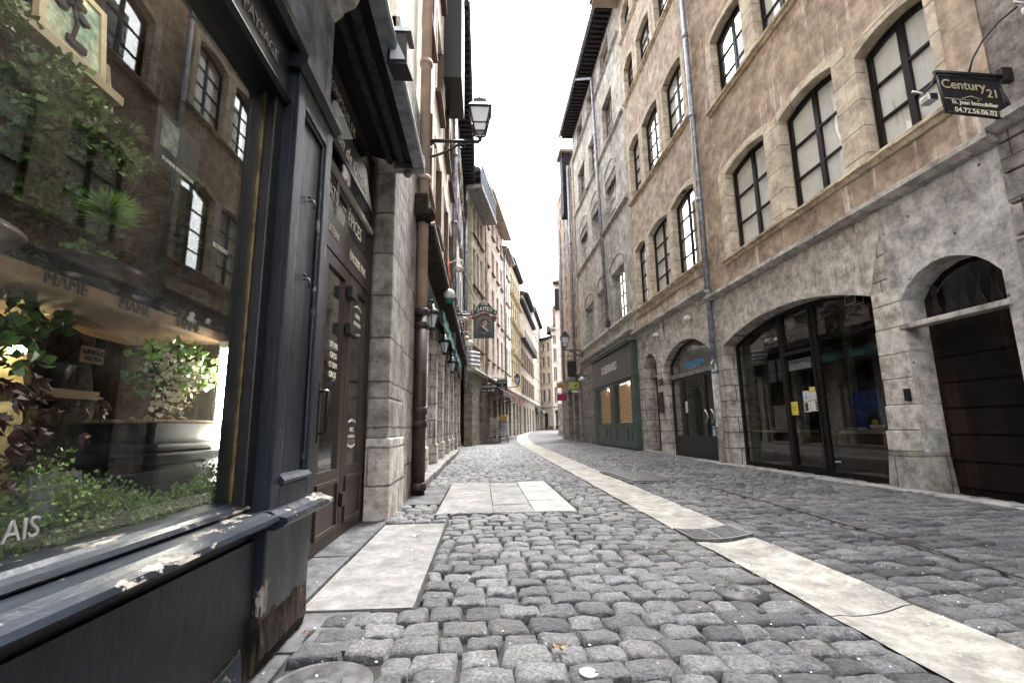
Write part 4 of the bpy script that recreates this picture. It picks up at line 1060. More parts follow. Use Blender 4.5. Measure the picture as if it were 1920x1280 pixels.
# pictures on the upper shelf
for (u0, u1, w, lab, m, nm, lean) in ((1.22, 1.46, -1.215, 'framed teal picture of a bonsai on the upper shelf', 'pict', 'framed_picture', .03), (.96, 1.18, -1.24, 'pale framed picture at the far left of the upper shelf', 'boardstone', 'framed_picture', .03), (1.47, 1.70, -1.36, 'dark framed picture behind the teal one', 'slate', 'framed_picture', .05)):
    x = Thing(nm, lab, 'picture', FL, (u0+u1)/2, w, 1.905, 'framed pictures on the upper shelf')
    z0, z1 = 1.906, 2.17; e = .022
    def sl(a, c, z0_, z1_, f, k): return [(a, w, z0_), (c, w, z0_), (c, w-f, z0_), (a, w-f, z0_), (a, w-lean, z1_), (c, w-lean, z1_), (c, w-lean-f, z1_), (a, w-lean-f, z1_)]
    b = x.mb()
    for (a, c, p, q) in ((u0, u0+e, z0, z1), (u1-e, u1, z0, z1), (u0+e, u1-e, z0, z0+e), (u0+e, u1-e, z1-e, z1)):
        l0 = w-lean*(p-z0)/(z1-z0); l1 = w-lean*(q-z0)/(z1-z0)
        b.hexa([(a, l0, p), (c, l0, p), (c, l0-.018, p), (a, l0-.018, p), (a, l1, q), (c, l1, q), (c, l1-.018, q), (a, l1-.018, q)])
    b.build('picture_frame', 'plank_pale', x)
    x.mb().hexa([(u0+.01, w-.008, z0+.01), (u1-.01, w-.008, z0+.01), (u1-.01, w-.014, z0+.01), (u0+.01, w-.014, z0+.01), (u0+.01, w-lean-.008, z1-.01), (u1-.01, w-lean-.008, z1-.01), (u1-.01, w-lean-.014, z1-.01), (u0+.01, w-lean-.014, z1-.01)]).build('picture', m, x)
    if m == 'pict':
        b = x.mb(); b.tube([(1.33, w-.008, 1.96), (1.345, w-.012, 2.02), (1.33, w-.016, 2.07)], .006, 5)
        for q in ((1.31, 2.08), (1.35, 2.095), (1.37, 2.06), (1.29, 2.05), (1.33, 2.11)): b.ball(q[0], w-.018, q[1], .025, 1, (1.2, .15, .7), .6)
        b.box(1.31, 1.38, w-.01, w-.002, 1.945, 1.965); b.build('painted_tree', 'slate', x)
x = Thing('window_card', 'dark printed card with a small bonsai picture hanging inside the glass', 'card', FL, 1.5, -.98, 1.5)
x.mb().box(1.40, 1.62, -1.0, -.997, 1.62, 1.80).build('card_sheet', 'signteal', x)
x.mb().box(1.42, 1.50, -.9965, -.995, 1.68, 1.78).build('card_picture', 'pict', x)
text(x, x, 'BONSAI INITIATION', 1.515, -.9945, 1.645, .018, 'cream_letter', 'card_lettering')
x = Thing('lettered_glass_card', 'grey glass card lettered BONSAIS hung to the right of the printed card', 'card', FL, 1.72, -.93, 1.45)
x.mb().box(1.63, 1.74, -.935, -.932, 1.42, 1.60).build('card_sheet', 'slate', x); text(x, x, 'BONSAIS', 1.685, -.9305, 1.44, .024, 'cream_letter', 'card_lettering')
x = Thing('orange_patch', 'orange patch behind the pine bonsai', 'cloth', FL, 2.0, -1.5, 1.25)  # plain sheet giving an orange patch behind the pine
b = x.mb()
P0 = [(1.95+i*.03, -1.5-.015*math.sin(i*1.7)) for i in range(6)]
for (a, c) in zip(P0, P0[1:]): b.face([(a[0], a[1], 1.22), (c[0], c[1], 1.22), (c[0]+.02, c[1], 1.50), (a[0]+.02, a[1], 1.50)])
b.build('patch_sheet', 'orange_patch', x)
# lower display: trunk, ginkgo bonsai, blossom bonsai, moss, maple, card, lamps
x = Thing('driftwood_trunk', 'dark gnarled driftwood trunk standing behind the flowering bonsai', 'trunk', FL, 1.66, -1.35, .5)
b = x.mb()
pts = [(1.64+R(-.015, .015), -1.36, .49+.07*i) for i in range(10)]
b.tube(pts, [.10, .085, .09, .075, .085, .07, .075, .08, .07, .075], 14)
for v in b.bm.verts: v.co += Vector((noise.noise(v.co*14), noise.noise(v.co*14+Vector((9, 0, 0))), 0))*.045
branchy(b, [(1.6, -1.32, .95), (1.54, -1.27, 1.0), (1.5, -1.26, .985)], .03, .016)
b.build('trunk_body', 'bark', x)
x = Thing('ginkgo_bonsai', 'small bonsai in a black tapered pot with a wooden name tag', 'bonsai', FL, 1.45, -1.24, .925)
x.mb().lathe(1.47, -1.26, [(.035, .926), (.05, .98), (.058, .995), (.06, 1.0), (.05, 1.0)], 6).build('pot', 'potblack', x)
b = x.mb(); branchy(b, [(1.44, -1.26, .99), (1.42, -1.25, 1.05), (1.45, -1.27, 1.1), (1.40, -1.26, 1.15)], .012, .004); branchy(b, [(1.43, -1.26, 1.06), (1.36, -1.24, 1.10)], .006, .003); b.build('trunk', 'bark', x)
b = x.mb()
for q in ((1.30, -1.22, 1.12), (1.36, -1.24, 1.08), (1.45, -1.27, 1.12), (1.25, -1.22, 1.06), (1.22, -1.2, 1.0), (1.30, -1.2, .99)): crown(b, b.P(*q), (.05, .045, .03), 30, .034)
b.build('foliage', 'leaf', x)
tg = x.mb().box(1.49, 1.575, -1.199, -1.192, 1.01, 1.06, .003).build('name_tag', 'plank', x)
text(x, tg, 'GINKGO', 1.532, -1.190, 1.043, .021, 'black_letter', 'tag_lettering'); text(x, tg, 'BILOBA', 1.532, -1.190, 1.023, .019, 'black_letter', 'tag_lettering')
x = Thing('plant_stand', 'low black stepped stand under the flowering bonsai', 'stand', FL, 1.83, -1.13, .49)
b = x.mb(); b.box(1.62, 2.04, -1.32, -1.02, .49, .70, .01); b.box(1.58, 2.08, -1.35, -1.0, .70, .735, .008); b.box(1.6, 2.02, -1.3, -1.02, .74, .765, .01); b.build('stand_body', 'potblack', x)
x = Thing('flowering_bonsai', 'cream flowered bonsai in a shallow black rectangular tray pot', 'bonsai', FL, 1.8, -1.14, .765)
b = x.mb(); b.hexa([(1.62, -1.26, .766), (1.98, -1.26, .766), (1.98, -1.04, .766), (1.62, -1.04, .766), (1.59, -1.28, .83), (2.01, -1.28, .83), (2.01, -1.02, .83), (1.59, -1.02, .83)]); b.build('pot', 'potblack', x)
b = x.mb(); b.box(1.61, 1.99, -1.26, -1.04, .831, .842, .004)
for k in range(14): b.ball(R(1.64, 1.95), R(-1.22, -1.06), .845, R(.01, .022), 1, (1, 1, .7), .5)
b.build('soil', 'soil', x)
b = x.mb(); branchy(b, [(1.80, -1.14, .84), (1.79, -1.15, .89), (1.83, -1.13, .94), (1.79, -1.14, 1.0), (1.76, -1.14, 1.06)], .022, .006)
for q in ((1.66, -1.1, 1.03), (1.9, -1.1, 1.0), (2.0, -1.1, 1.03), (1.72, -1.18, 1.1), (1.86, -1.1, 1.09), (1.62, -1.1, .98)): branchy(b, [(1.81, -1.14, .95), ((1.8+q[0])/2, (q[1]-1.14)/2, .99), q], .007, .003)
b.build('trunk', 'bark', x)
b = x.mb(); b2 = x.mb(); b3 = x.mb()
for q in ((1.68, -1.1, 1.0), (1.75, -1.1, 1.04), (1.85, -1.1, 1.03), (1.93, -1.1, 1.01), (1.80, -1.09, .97), (1.88, -1.09, .97), (1.72, -1.1, .96), (1.78, -1.08, .90), (1.70, -1.07, .89)): crown(b, b.P(*q), (.045, .04, .032), 42, .018, .6)
for q in ((1.64, -1.1, 1.06), (1.76, -1.1, 1.09), (1.88, -1.1, 1.09), (2.0, -1.09, 1.05), (2.06, -1.08, 1.0), (1.8, -1.1, 1.0)): crown(b2, b2.P(*q), (.05, .04, .03), 26, .030)
for q in ((1.7, -1.14, .98), (1.85, -1.15, 1.0), (1.93, -1.13, .98)): crown(b3, b3.P(*q), (.08, .05, .05), 70, .026)
b.build('blossom', 'petal', x); b2.build('young_foliage', 'leaf_light', x); b3.build('foliage', 'leaf', x)
b = MB(FL, (1.5, -1.05, .49))
for k in range(95):
    u = R(1.12, 2.0); w = R(-1.22, -.92); h = .13+.06*math.sin(u*6.3+1.2)+.06*R(0, 1)
    for j in range(3): crown(b, b.P(u, w, .50+h*R(.2, 1)), (.045, .04, .045), 55, .0105, .5)
o = b.build('moss_plants', 'moss'); prop(o, 'soft bright green moss plants along the foot of the display window', 'moss', None, 'stuff')
x = Thing('maple_bonsai', 'dark reddish maple plant low at the left of the window', 'plant', FL, 1.1, -1.05, .49)
b = x.mb(); branchy(b, [(1.05, -1.1, .49), (1.06, -1.08, .65), (1.1, -1.06, .82)], .012, .005); branchy(b, [(1.06, -1.08, .65), (1.2, -1.04, .76)], .007, .004); b.build('trunk', 'bark', x)
b = x.mb()
for k in range(60):
    c = b.P(R(.9, 1.3), R(-1.12, -.96), R(.70, .92))
    for a in range(5):
        an = -1.2+a*.6; leafmesh(b, c, 0, .045, Vector((math.cos(an), R(-.3, .3), math.sin(an)*.5-.3)), .22)
b.build('foliage', 'maple', x)
for (nm, lab, cu, cw, cz, ru, rz_, n, sz, m) in (
    ('trailing_plant', 'dark green small leaved plant filling the back of the upper display', 1.25, -1.62, 1.55, .42, .24, 46, .022, 'leaf'),
    ('cypress_bonsai', 'feathery dull green bonsai behind the tufted pine', 1.85, -1.5, 1.52, .22, .16, 30, .016, 'needle_dark'),
    ('low_shrub', 'dark leafy shrub at the lower left of the display', .98, -1.3, .78, .26, .16, 30, .026, 'leaf')):
    x = Thing(nm, lab, 'plant', FL, cu, cw, 1.2 if cz > 1.2 else .49)
    zb = 1.2 if cz > 1.2 else .49
    pot(x, cu, cw, zb, .09, .10, 'potgrey' if m == 'leaf' else 'potblack', 1.2, .9)
    b = x.mb(); branchy(b, [(cu, cw, zb+.09), (cu+.03, cw, (zb+cz)/2+.03), (cu-.02, cw, cz)], .02, .008)
    for k in range(8): branchy(b, [(cu, cw, (zb+cz)/2+.05), (cu+R(-.5, .5)*ru, cw+R(-.05, .05), cz+R(-.3, .3)*rz_), (cu+R(-.9, .9)*ru, cw+R(-.08, .1), cz+R(-.8, .9)*rz_)], .007, .003)
    b.build('trunk', 'bark', x)
    b = x.mb()
    for k in range(n): crown(b, b.P(cu+R(-1, 1)*ru, cw+R(-.1, .12), cz+R(-1, 1)*rz_), (.06, .06, .03), 70, sz)
    b.build('foliage', m, x)
for (u, w, z, r_, h, lab) in ((.98, -1.24, .925, .05, .07, 'small dark round pot on the low shelf at the left'), (1.14, -1.28, .925, .055, .055, 'small dark wide pot on the low shelf beside the name tagged bonsai'), (1.30, -1.36, .925, .04, .08, 'small tall grey pot at the back of the low shelf')):
    x = Thing('plant_pot', lab, 'pot', FL, u, w, z, 'small pots on the low shelf'); pot(x, u, w, z, r_, h, 'potblack' if 'dark' in lab else 'potgrey')
x = Thing('handwritten_card', 'grey handwritten card low among the moss', 'card', FL, 1.25, -.97, .55)
x.mb().hexa([(1.17, -.99, .60), (1.30, -.98, .60), (1.30, -.985, .60), (1.17, -.995, .60), (1.17, -1.01, .71), (1.30, -1.0, .71), (1.30, -1.005, .71), (1.17, -1.015, .71)]).build('card_sheet', 'card_grey', x)
b = x.mb()
for r_ in range(5):
    z = .695-.02*r_; w = -.975-.02*(z-.6)/.11*1.0-.0
    q0 = 0
    while q0 < 44:
        q1 = min(46, q0+int(R(4, 11)))
        b.tube([(1.18+.11*i/46, w+.003, z+R(-.0028, .0032)) for i in range(q0, q1)], .0007, 4); q0 = q1+2
b.build('handwriting', 'black_letter', x)
x = Thing('tube_lamp', 'lit fluorescent tube standing upright at the right end of the display', 'lamp', FL, 2.0, -1.03, .55)
x.mb().box(1.985, 2.03, -1.06, -.985, .60, 1.13, .012).build('lit_tube', 'tube', x)
b = x.mb(); b.box(2.032, 2.08, -1.065, -.98, .57, 1.16, .004); b.box(1.98, 2.032, -1.062, -.983, .57, .598, .004); b.box(1.98, 2.032, -1.062, -.983, 1.132, 1.16, .004); b.build('lamp_body', 'white', x)
x = Thing('added_fill_tube', 'added warm fill tube hidden behind the fascia to brighten the upper shelf', 'lamp', FL, 1.1, -1.0, 2.2)  # unseen lamp, added because the upper shelf plants came out too dark
x.mb().tube([(.5, -.96, 2.235), (1.7, -.96, 2.235)], .013, 10).build('lit_tube', 'fill_tube', x)
x.mb().box(.45, 1.75, -.975, -.945, 2.25, 2.29, .004).build('lamp_body', 'white', x)
x = Thing('bulb_lamp', 'lit bulb glowing behind the dark trunk against the pale backboard', 'lamp', FL, 1.56, -1.44, 1.03)
x.mb().ball(1.57, -1.45, 1.06, .022, 2).build('lit_bulb', 'bulb', x); x.mb().tube([(1.57, -1.45, 1.08), (1.57, -1.45, 1.16)], .014, 8).build('lamp_holder', 'black', x)

# ---- food shop with brown doors
t = MS = Thing('food_shop', 'brown timber shop doorway with cream lettering between pilaster and stone pier', 'shopfront', FL, 3.8, -1.07)
X = -1.07
b = t.mb(); b.sheet(rect(2.32, 4.56, -.02, 4.3), [rect(3.16, 4.48, .0, 2.06), rect(2.38, 3.04, .45, 2.06), rect(2.38, 4.48, 2.34, 2.66), rect(2.38, 4.48, 2.72, 3.42)], X, X-.06)
b.build('timber_frame', 'door_wood', t)
b = t.mb()
b.box(2.36, 4.5, X-.045, X-.04, 2.32, 3.44); b.build('transom_pane', 'dark_wood', t)
t.mb().box(2.36, 4.5, X-.03, X-.025, 2.32, 3.44).build('transom_glass', 'glass', t)
for (a, c) in ((3.165, 3.815), (3.825, 4.475)):
    d = t.mb().sheet(rect(a, c, .015, 2.05), [rect(a+.13, c-.10, .52, 1.96)], X-.005, X-.05).build('door', 'door_wood', t)
    t.mb().box(a+.12, c-.09, X-.03, X-.026, .51, 1.97).build('pane', 'glass', d)
    b = t.mb()
    for (p, q, z0, z1) in ((a+.1, c-.08, .10, .13), (a+.1, c-.08, .42, .45), (a+.1, a+.125, .13, .42), (c-.105, c-.08, .13, .42)): b.box(p, q, X-.01, X+.010, z0, z1, .004)
    b.build('door_panel', 'door_wood', d)
    if a < 3.5:
        b = t.mb(); b.tube([(3.22, X, 1.05), (3.22, X+.06, 1.05), (3.22, X+.06, .78), (3.22, X, .78)], .014, 8); b.box(3.20, 3.24, X-.002, X+.012, .72, 1.1); b.build('handle', 'black', d)
        b = t.mb(); b.ball(3.28, X+.03, 1.05, .02, 2); b.build('handle_knob', 'steel', d)
    if a < 3.5:
        for z in (1.58, 1.88): t.mb().box(3.74, 3.90, X+.0, X+.045, z-.045, z+.045, .006).build('hinge_cover', 'black', d)
        t.mb().box(3.78, 3.86, X, X+.03, .24, .34, .005).build('door_stop', 'black', d)
b = t.mb(); b.box(2.9, 4.6, -2.4, -2.35, 0, 3.6); b.box(2.3, 4.6, -2.4, X-.1, 3.5, 3.55); b.box(2.3, 4.6, -2.4, X-.1, -.03, .0); b.box(4.56, 4.62, -2.4, X-.1, 0, 3.5)
b.build('shop_interior', 'room', t)
for s_, u, z, h in (('DÉTAIL', 3.56, 1.41, .062), ('GROS', 3.56, 1.335, .062), ('ET SEMI', 3.56, 1.265, .055), ('GROS', 3.56, 1.195, .062)): text(t, t, s_, u, X-.022, z, h, 'cream_letter', 'door_lettering', sx=1.0)
for s_, u, z, h in (('BABA', 4.18, 1.77, .06), ('AU RHUM', 4.18, 1.70, .05), ('PATE', 4.15, .80, .05), ('A TARTINER', 4.15, .745, .035)): text(t, t, s_, u, X-.022, z, h, 'cream_letter', 'door_lettering')
b = t.mb()
for (u, z) in ((4.18, 1.835), (4.18, 1.63), (4.15, .86), (4.15, .68)):
    up = 1 if z in (1.835, .86) else -1
    b.tube([(u-.11+.22*i/10, X-.021, z+up*(.018*math.sin(PI*i/10)+.008*math.sin(i*2.2))) for i in range(11)], .004, 4)
    for i in range(0, 11, 2): b.ball(u-.11+.022*i, X-.021, z+up*.03*math.sin(PI*i/10), .009, 1, (1, .2, .8))
b.build('ornament', 'cream_letter', t)
text(t, t, 'COMPTOIR DE', 3.46, X-.015, 3.29, .11, 'cream_letter', 'shop_lettering', sx=1.0)
text(t, t, 'MATHILDE', 3.46, X-.015, 3.06, .25, 'white', 'shop_lettering', sx=.95)
text(t, t, 'CHOCOLATS', 3.09, X-.015, 2.50, .15, 'cream_letter', 'shop_lettering', sx=.8)
text(t, t, 'ÉPICES', 3.95, X-.015, 2.50, .17, 'cream_letter', 'shop_lettering', sx=.85)
b = t.mb(); b.box(3.44, 3.46, X-.02, X-.012, 2.35, 2.65); b.box(2.38, 4.48, X-.02, X+.01, 2.655, 2.70); b.build('transom_bar', 'frame_white', t)
text(t, t, 'BISCUITERIE', 3.25, X+.004, 2.2, .085, 'cream_letter', 'shop_lettering'); text(t, t, 'ÉPICERIE FINE', 4.02, X+.004, 2.19, .10, 'cream_letter', 'shop_lettering', sx=.85)
x = Thing('dark_pennant', 'black pennant board with cream script hanging over the brown shop door', 'sign', FL, 3.6, -1.0, 2.7)
b = x.mb(); b.sheet([(2.5, 2.68), (4.1, 2.72), (3.95, 2.86), (3.84, 2.98), (2.5, 2.94)], [], -.985, -1.0); b.build('pennant_board', 'black', x)
text(x, x, 'Maison de Qualité', 3.33, -.983, 2.80, .15, 'cream_letter', 'pennant_lettering', shear=.3)
x = Thing('white_wall_lamp', 'small white angular lamp over the pennant board next to the pilaster', 'lamp', FL, 3.2, -.98, 2.82)
b = x.mb(); b.hexa([(2.9, -1.02, 2.82), (3.12, -1.02, 2.80), (3.12, -.90, 2.80), (2.9, -.90, 2.82), (2.92, -1.02, 2.95), (3.05, -1.02, 2.93), (3.05, -.96, 2.93), (2.92, -.96, 2.95)]); b.build('housing', 'white', x)
# folded awning with floodlight
x = Thing('awning_box', 'long dark folded awning cassette above the brown shop doorway', 'awning', FL, 3.5, -.8, 3.3)
b = x.mb()
b.sweep([(-1.07, 3.42), (-.66, 3.30), (-.60, 3.33), (-.58, 3.40), (-.60, 3.48), (-1.07, 3.72)], 2.30, 4.36, 0, 1)
b.build('cassette', 'black', x)
b = x.mb(); b.sweep([(-.66, 3.27), (-.565, 3.27), (-.555, 3.30), (-.56, 3.335), (-.62, 3.33)], 2.28, 4.38, 0, 1); b.build('front_bar', 'zinc', x)
b = x.mb(); b.sweep([(-.82, 3.33), (-.80, 3.31), (-.74, 3.30), (-.74, 3.34)], 2.3, 4.36, 0, 1); b.sweep([(-.93, 3.36), (-.91, 3.34), (-.86, 3.33), (-.86, 3.37)], 2.3, 4.36, 0, 1); b.build('arm', 'iron', x)
b = x.mb(); b.box(4.30, 4.40, -.85, -.56, 3.26, 3.42, .01); b.ball(4.36, -.72, 3.24, .04, 2); b.build('end_cap', 'lead', x)
x = Thing('awning_floodlight', 'black square floodlight fixed on the front of the folded awning', 'floodlight', FL, 3.0, -.55, 3.2)
b = x.mb(); b.hexa([(2.82, -.62, 3.16), (2.98, -.60, 3.16), (2.98, -.47, 3.16), (2.82, -.49, 3.16), (2.84, -.62, 3.42), (2.98, -.62, 3.42), (2.98, -.50, 3.42), (2.84, -.50, 3.42)]); b.build('housing', 'black', x)
b = x.mb(); b.hexa([(2.812, -.60, 3.19), (2.822, -.60, 3.19), (2.822, -.50, 3.19), (2.812, -.50, 3.19), (2.825, -.605, 3.37), (2.838, -.605, 3.37), (2.838, -.575, 3.37), (2.825, -.575, 3.37)]); b.build('lens', 'lampglass', x)
b = x.mb(); b.hexa([(2.83, -.63, 3.421), (2.99, -.63, 3.421), (2.99, -.47, 3.421), (2.83, -.47, 3.421), (2.85, -.63, 3.47), (2.97, -.63, 3.47), (2.97, -.50, 3.47), (2.85, -.50, 3.47)]); b.build('hood', 'zinc', x)

# ---- L1: pale tall house with stone pier and pub below
t = L1 = Thing('cream_tall_house', 'tall cream house with brown edged windows and a stone pier beside the brown shop', 'house', FL, 9, -.9)
b = t.mb(); b.box(4.56, 6.35, -2.0, -.88, -.05, 5.2); b.build('pier_wall', 'ashlar_dark', t)
b = t.mb(); b.box(4.50, 5.32, -1.06, -.835, -.05, .72, .018); b.build('pier_plinth', 'ashlar', t)
b = t.mb(); b.box(4.53, 5.28, -1.06, -.862, .72, 1.08, .02); b.box(4.54, 5.26, -1.06, -.868, 1.085, 3.5, .02); b.build('pier_shaft', 'ashlar_dark', t)
b = t.mb(); b.box(5.9, 6.3, -.9, -.70, 3.55, 3.85, .04); b.ball(6.1, -.72, 3.62, .12, 2, (1.4, .8, .8), .5); b.build('corbel', 'rot', t)
ws_ = []
for z0, z1 in ((4.6, 6.3), (7.5, 9.2), (10.4, 11.9), (13, 14.2)):
    for u0 in (6.75, 8.7, 10.7, 12.3): ws_.append((u0, u0+1.0, z0, z1))
t.mb().sheet(rect(4.56, 13.65, 3.9, 15.5), [rect(a-.01, c+.01, d-.01, e+.01) for a, c, d, e in ws_], -.92, -1.3).build('upper_wall', 'cream_pale', t)
for k, (a, c, d, e) in enumerate(ws_):
    f = window(t, a, c, d, e, e, -1.14, 2, 3, 'frame_white', None, None, stile=.05, split=1, room='room')
    b = t.mb(); b.box(a-.1, c+.12, -.93, -.80, d-.09, d-.01, .008); b.build('sill', 'reveal_wood', f)
    b = t.mb(); b.box(c-.008, c+.06, -1.16, -.87, d, e); b.build('shutter_edge', 'reveal_wood', f)
    b = t.mb(); b.box(a-.12, a+.0, -.925, -.90, d-.02, e+.12); b.box(c+.06, c+.18, -.925, -.90, d-.02, e+.12); b.box(a, c+.06, -.925, -.90, e, e+.12); b.build('stone_surround', 'cream', f)
p = t.mb().tube([(6.2, -.80, 2.3), (6.2, -.80, 15)], .075, 12).build('downpipe', 'pipe_cream', t)
for z in (4.2, 6.0, 8.2, 10.4): t.mb().lathe(6.2, -.80, [(.076, z-.04), (.095, z-.035), (.095, z+.035), (.076, z+.04)], 12).build('pipe_collar', 'pipe_cream', p)
p = t.mb().tube([(6.2, -.80, 0), (6.2, -.80, 2.32)], .085, 12).build('iron_pipe', 'pipe_rust', t)
for z, r_ in ((2.30, .115), (2.12, .10), (1.02, .10), (.86, .10), (.1, .105)): t.mb().lathe(6.2, -.80, [(r_*.85, z-.05), (r_, z-.04), (r_, z+.04), (r_*.85, z+.05)], 12).build('pipe_collar', 'pipe_rust', p)
pipe(t, 13.5, -.82, 2.5, 12.2, .075, 'zinc', collars=(4.5, 6.8, 9))
b = t.mb(); b.box(4.4, 14.5, -1.3, -.45, 15.5, 15.7); b.build('eave', 'soffit', t)
b = t.mb(); b.box(10.3, 11.9, -.93, -.48, 9.1, 13.0, .02); b.build('black_shutter_box', 'black', t)
# ---- L2 next
t = L2 = Thing('pale_shuttered_house', 'narrow pale shuttered house behind the lantern with deep dark eaves', 'house', FL, 17, -.9)
ws_ = []
for z0, z1 in ((4.9, 6.7), (7.8, 9.5), (10.3, 11.6)):
    for u0 in (14.3, 16.1, 18.0, 20.0): ws_.append((u0, u0+1.1, z0, z1))
t.mb().sheet(rect(13.66, 22.0, 3.9, 12.6), [rect(a-.01, c+.01, d-.01, e+.01) for a, c, d, e in ws_], -.9, -1.3).build('upper_wall', 'cream', t)
for k, (a, c, d, e) in enumerate(ws_):
    f = window(t, a, c, d, e, e, -1.1, 2, 3, 'frame_white', None, None, stile=.05, split=1, room='room')
    b = t.mb(); b.box(a-.1, c+.1, -.91, -.79, d-.08, d-.01, .006); b.build('sill', 'string', f)
    b = t.mb(); b.box(a-.55, a-.01, -.895, -.86, d, e, .004); b.box(c+.01, c+.55, -.895, -.86, d, e, .004); b.build('shutter', 'zinc', f)
b = t.mb(); b.box(11.8, 22.2, -1.3, -.36, 12.6, 12.72)
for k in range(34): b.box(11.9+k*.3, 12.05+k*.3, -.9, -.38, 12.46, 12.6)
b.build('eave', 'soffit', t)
b = t.mb(); b.hexa([(11.8, -2, 12.72), (22.2, -2, 12.72), (22.2, -.32, 12.72), (11.8, -.32, 12.72), (11.8, -2, 13.3), (22.2, -2, 13.3), (22.2, -.32, 12.78), (11.8, -.32, 12.78)]); b.build('roof', 'tile', t)
pipe(t, 21.7, -.78, 2.5, 12.4, .075, 'zinc', collars=(4.5, 6.8, 9))
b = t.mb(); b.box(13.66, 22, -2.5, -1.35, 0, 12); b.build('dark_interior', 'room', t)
# ---- pub front
t = PB = Thing('corner_pub', 'long stone and dark timber pub front with a projecting ledge on the left', 'shopfront', FL, 12, -1.0)
op = [(6.75, 7.9), (8.55, 9.75), (10.3, 11.4), (12.0, 13.2), (14.0, 15.2), (16.2, 17.4), (18.4, 19.6), (20.3, 21.3)]
t.mb().sheet(rect(6.36, 22, -.05, 3.9), [rect(a, c, .1, 2.75) for a, c in op], -1.0, -1.35).build('wall', 'ashlar', t)
for a, c in op:
    f = t.mb().sheet(rect(a-.02, c+.02, .1, 2.77), [rect(a+.08, (a+c)/2-.03, .95, 2.65), rect((a+c)/2+.03, c-.08, .95, 2.65)], -1.14, -1.2).build('door', 'green' if a < 14 else 'frame', t)
    t.mb().box(a, c, -1.17, -1.165, .9, 2.7).build('pane', 'glass', f)
    b = t.mb()
    for p_, q_ in ((a+.1, (a+c)/2-.05), ((a+c)/2+.05, c-.1)):
        for (m_, n_, z0, z1) in ((p_, q_, .2, .23), (p_, q_, .8, .83), (p_, p_+.03, .23, .8), (q_-.03, q_, .23, .8)): b.box(m_, n_, -1.15, -1.125, z0, z1)
    b.build('panel_moulding', 'green' if a < 14 else 'frame', f)
b = t.mb(); b.box(6.4, 22, -2.2, -2.1, 0, 3.5); b.build('dark_interior', 'room', t)
for u in (6.55, 8.2, 10.0, 11.7, 13.6, 15.6, 17.8, 20.0): b = t.mb(); b.box(u-.16, u+.16, -1.02, -.94, 0, 2.9, .015); b.box(u-.2, u+.2, -1.02, -.91, 0, .5, .02); b.build('stone_pilaster', 'ashlar', t)
b = t.mb()
for s0 in range(5):
    a = 6.4+s0*2.9; b.sweep([(-1.02, 3.42), (-.72, 3.50), (-.68, 3.52), (-.68, 3.60), (-.74, 3.63), (-1.02, 3.72)], a, a+2.86, .006, 10)
b.build('ledge', 'rot', t)
b = t.mb(); b.box(6.4, 22, -.76, -.66, 3.6, 3.64); b.build('ledge_flashing', 'lead', t)
b = t.mb(); b.box(6.6, 20.8, -1.02, -.9, 2.85, 3.3, .01); b.build('fascia', 'frame', t)
def pub_lantern(u, w, z, lab):
    x = Thing('pub_lantern', lab, 'lantern', FL, u, w, z, 'black lanterns along the pub front')
    b = x.mb(); b.tube([(u, -.9, z+.42), (u, w, z+.45), (u, w, z+.36)], .014, 6); b.box(u-.03, u+.03, -.92, -.89, z+.2, z+.5); b.build('arm', 'black', x)
    x.mb().lathe(u, w, [(.045, z), (.10, z+.2), (.095, z+.21)], 6, smooth=False).build('lamp_glass', 'lampglass', x)
    b = x.mb(); b.lathe(u, w, [(.13, z+.2), (.10, z+.27), (.04, z+.32), (.02, z+.38)], 10)
    for k in range(6): b.tube([(u+.047*math.cos(k*PI/3), w+.047*math.sin(k*PI/3), z), (u+.104*math.cos(k*PI/3), w+.104*math.sin(k*PI/3), z+.21)], .008, 4)
    b.lathe(u, w, [(.02, z-.06), (.055, z-.03), (.05, z)], 8); b.build('lamp_cage', 'black', x)
pub_lantern(7.4, -.78, 2.35, 'black lantern on the pub front nearest the iron downpipe')
pub_lantern(9.9, -.78, 2.35, 'black lantern on the pub front beneath the middle of the first teal banner')
pub_lantern(12.4, -.78, 2.25, 'black lantern on the pub front beneath the end of the teal banners')
for u0, u1, lab in ((9.0, 11.9, 'first and largest teal banner cloth strung along the pub front'), (12.1, 14.6, 'second teal banner cloth strung along the pub front'), (14.8, 17.6, 'farthest and smallest teal banner cloth along the pub front')):
    x = Thing('teal_banner', lab, 'banner', FL, (u0+u1)/2, -.78, 2.8, 'teal banner cloths on the pub')
    b = x.mb(); n = 16
    for i in range(n):
        a, c = u0+(u1-u0)*i/n, u0+(u1-u0)*(i+1)/n
        wv = lambda q: .02*math.sin(q*5)
        b.face([(a, -.76+wv(a), 2.86), (c, -.76+wv(c), 2.86), (c, -.80+wv(c*1.3), 3.18), (a, -.80+wv(a*1.3), 3.18)])
    b.build('banner_cloth', 'banner', x)
    x.mb().tube([(u0, -.80, 3.19), (u1, -.80, 3.19)], .012, 5).build('cord', 'black', x)
for u, z, lab, two in ((9.3, 3.42, 'white globe hanging on an orange cord from the near end of the pub ledge', 0), (18.0, 4.0, 'pair of white globes clustered at the far end of the pub ledge', 1)):
    x = Thing('hanging_globe', lab, 'globe lamp', FL, u, -.72, z, 'white globes at the pub')
    b = x.mb(); b.ball(u, -.66, z, .12 if not two else .17, 2)
    if two: b.ball(u+.4, -.5, z+.02, .16, 2)
    b.build('globe', 'white', x)
    if not two:
        b = x.mb(); b.ball(u, -.66, z-.11, .085, 2); b.build('green_base', 'banner', x)
    x.mb().tube([(u, -.66, z+.1), (u, -.68, z+.75)], .012, 5).build('cord', 'rope', x)
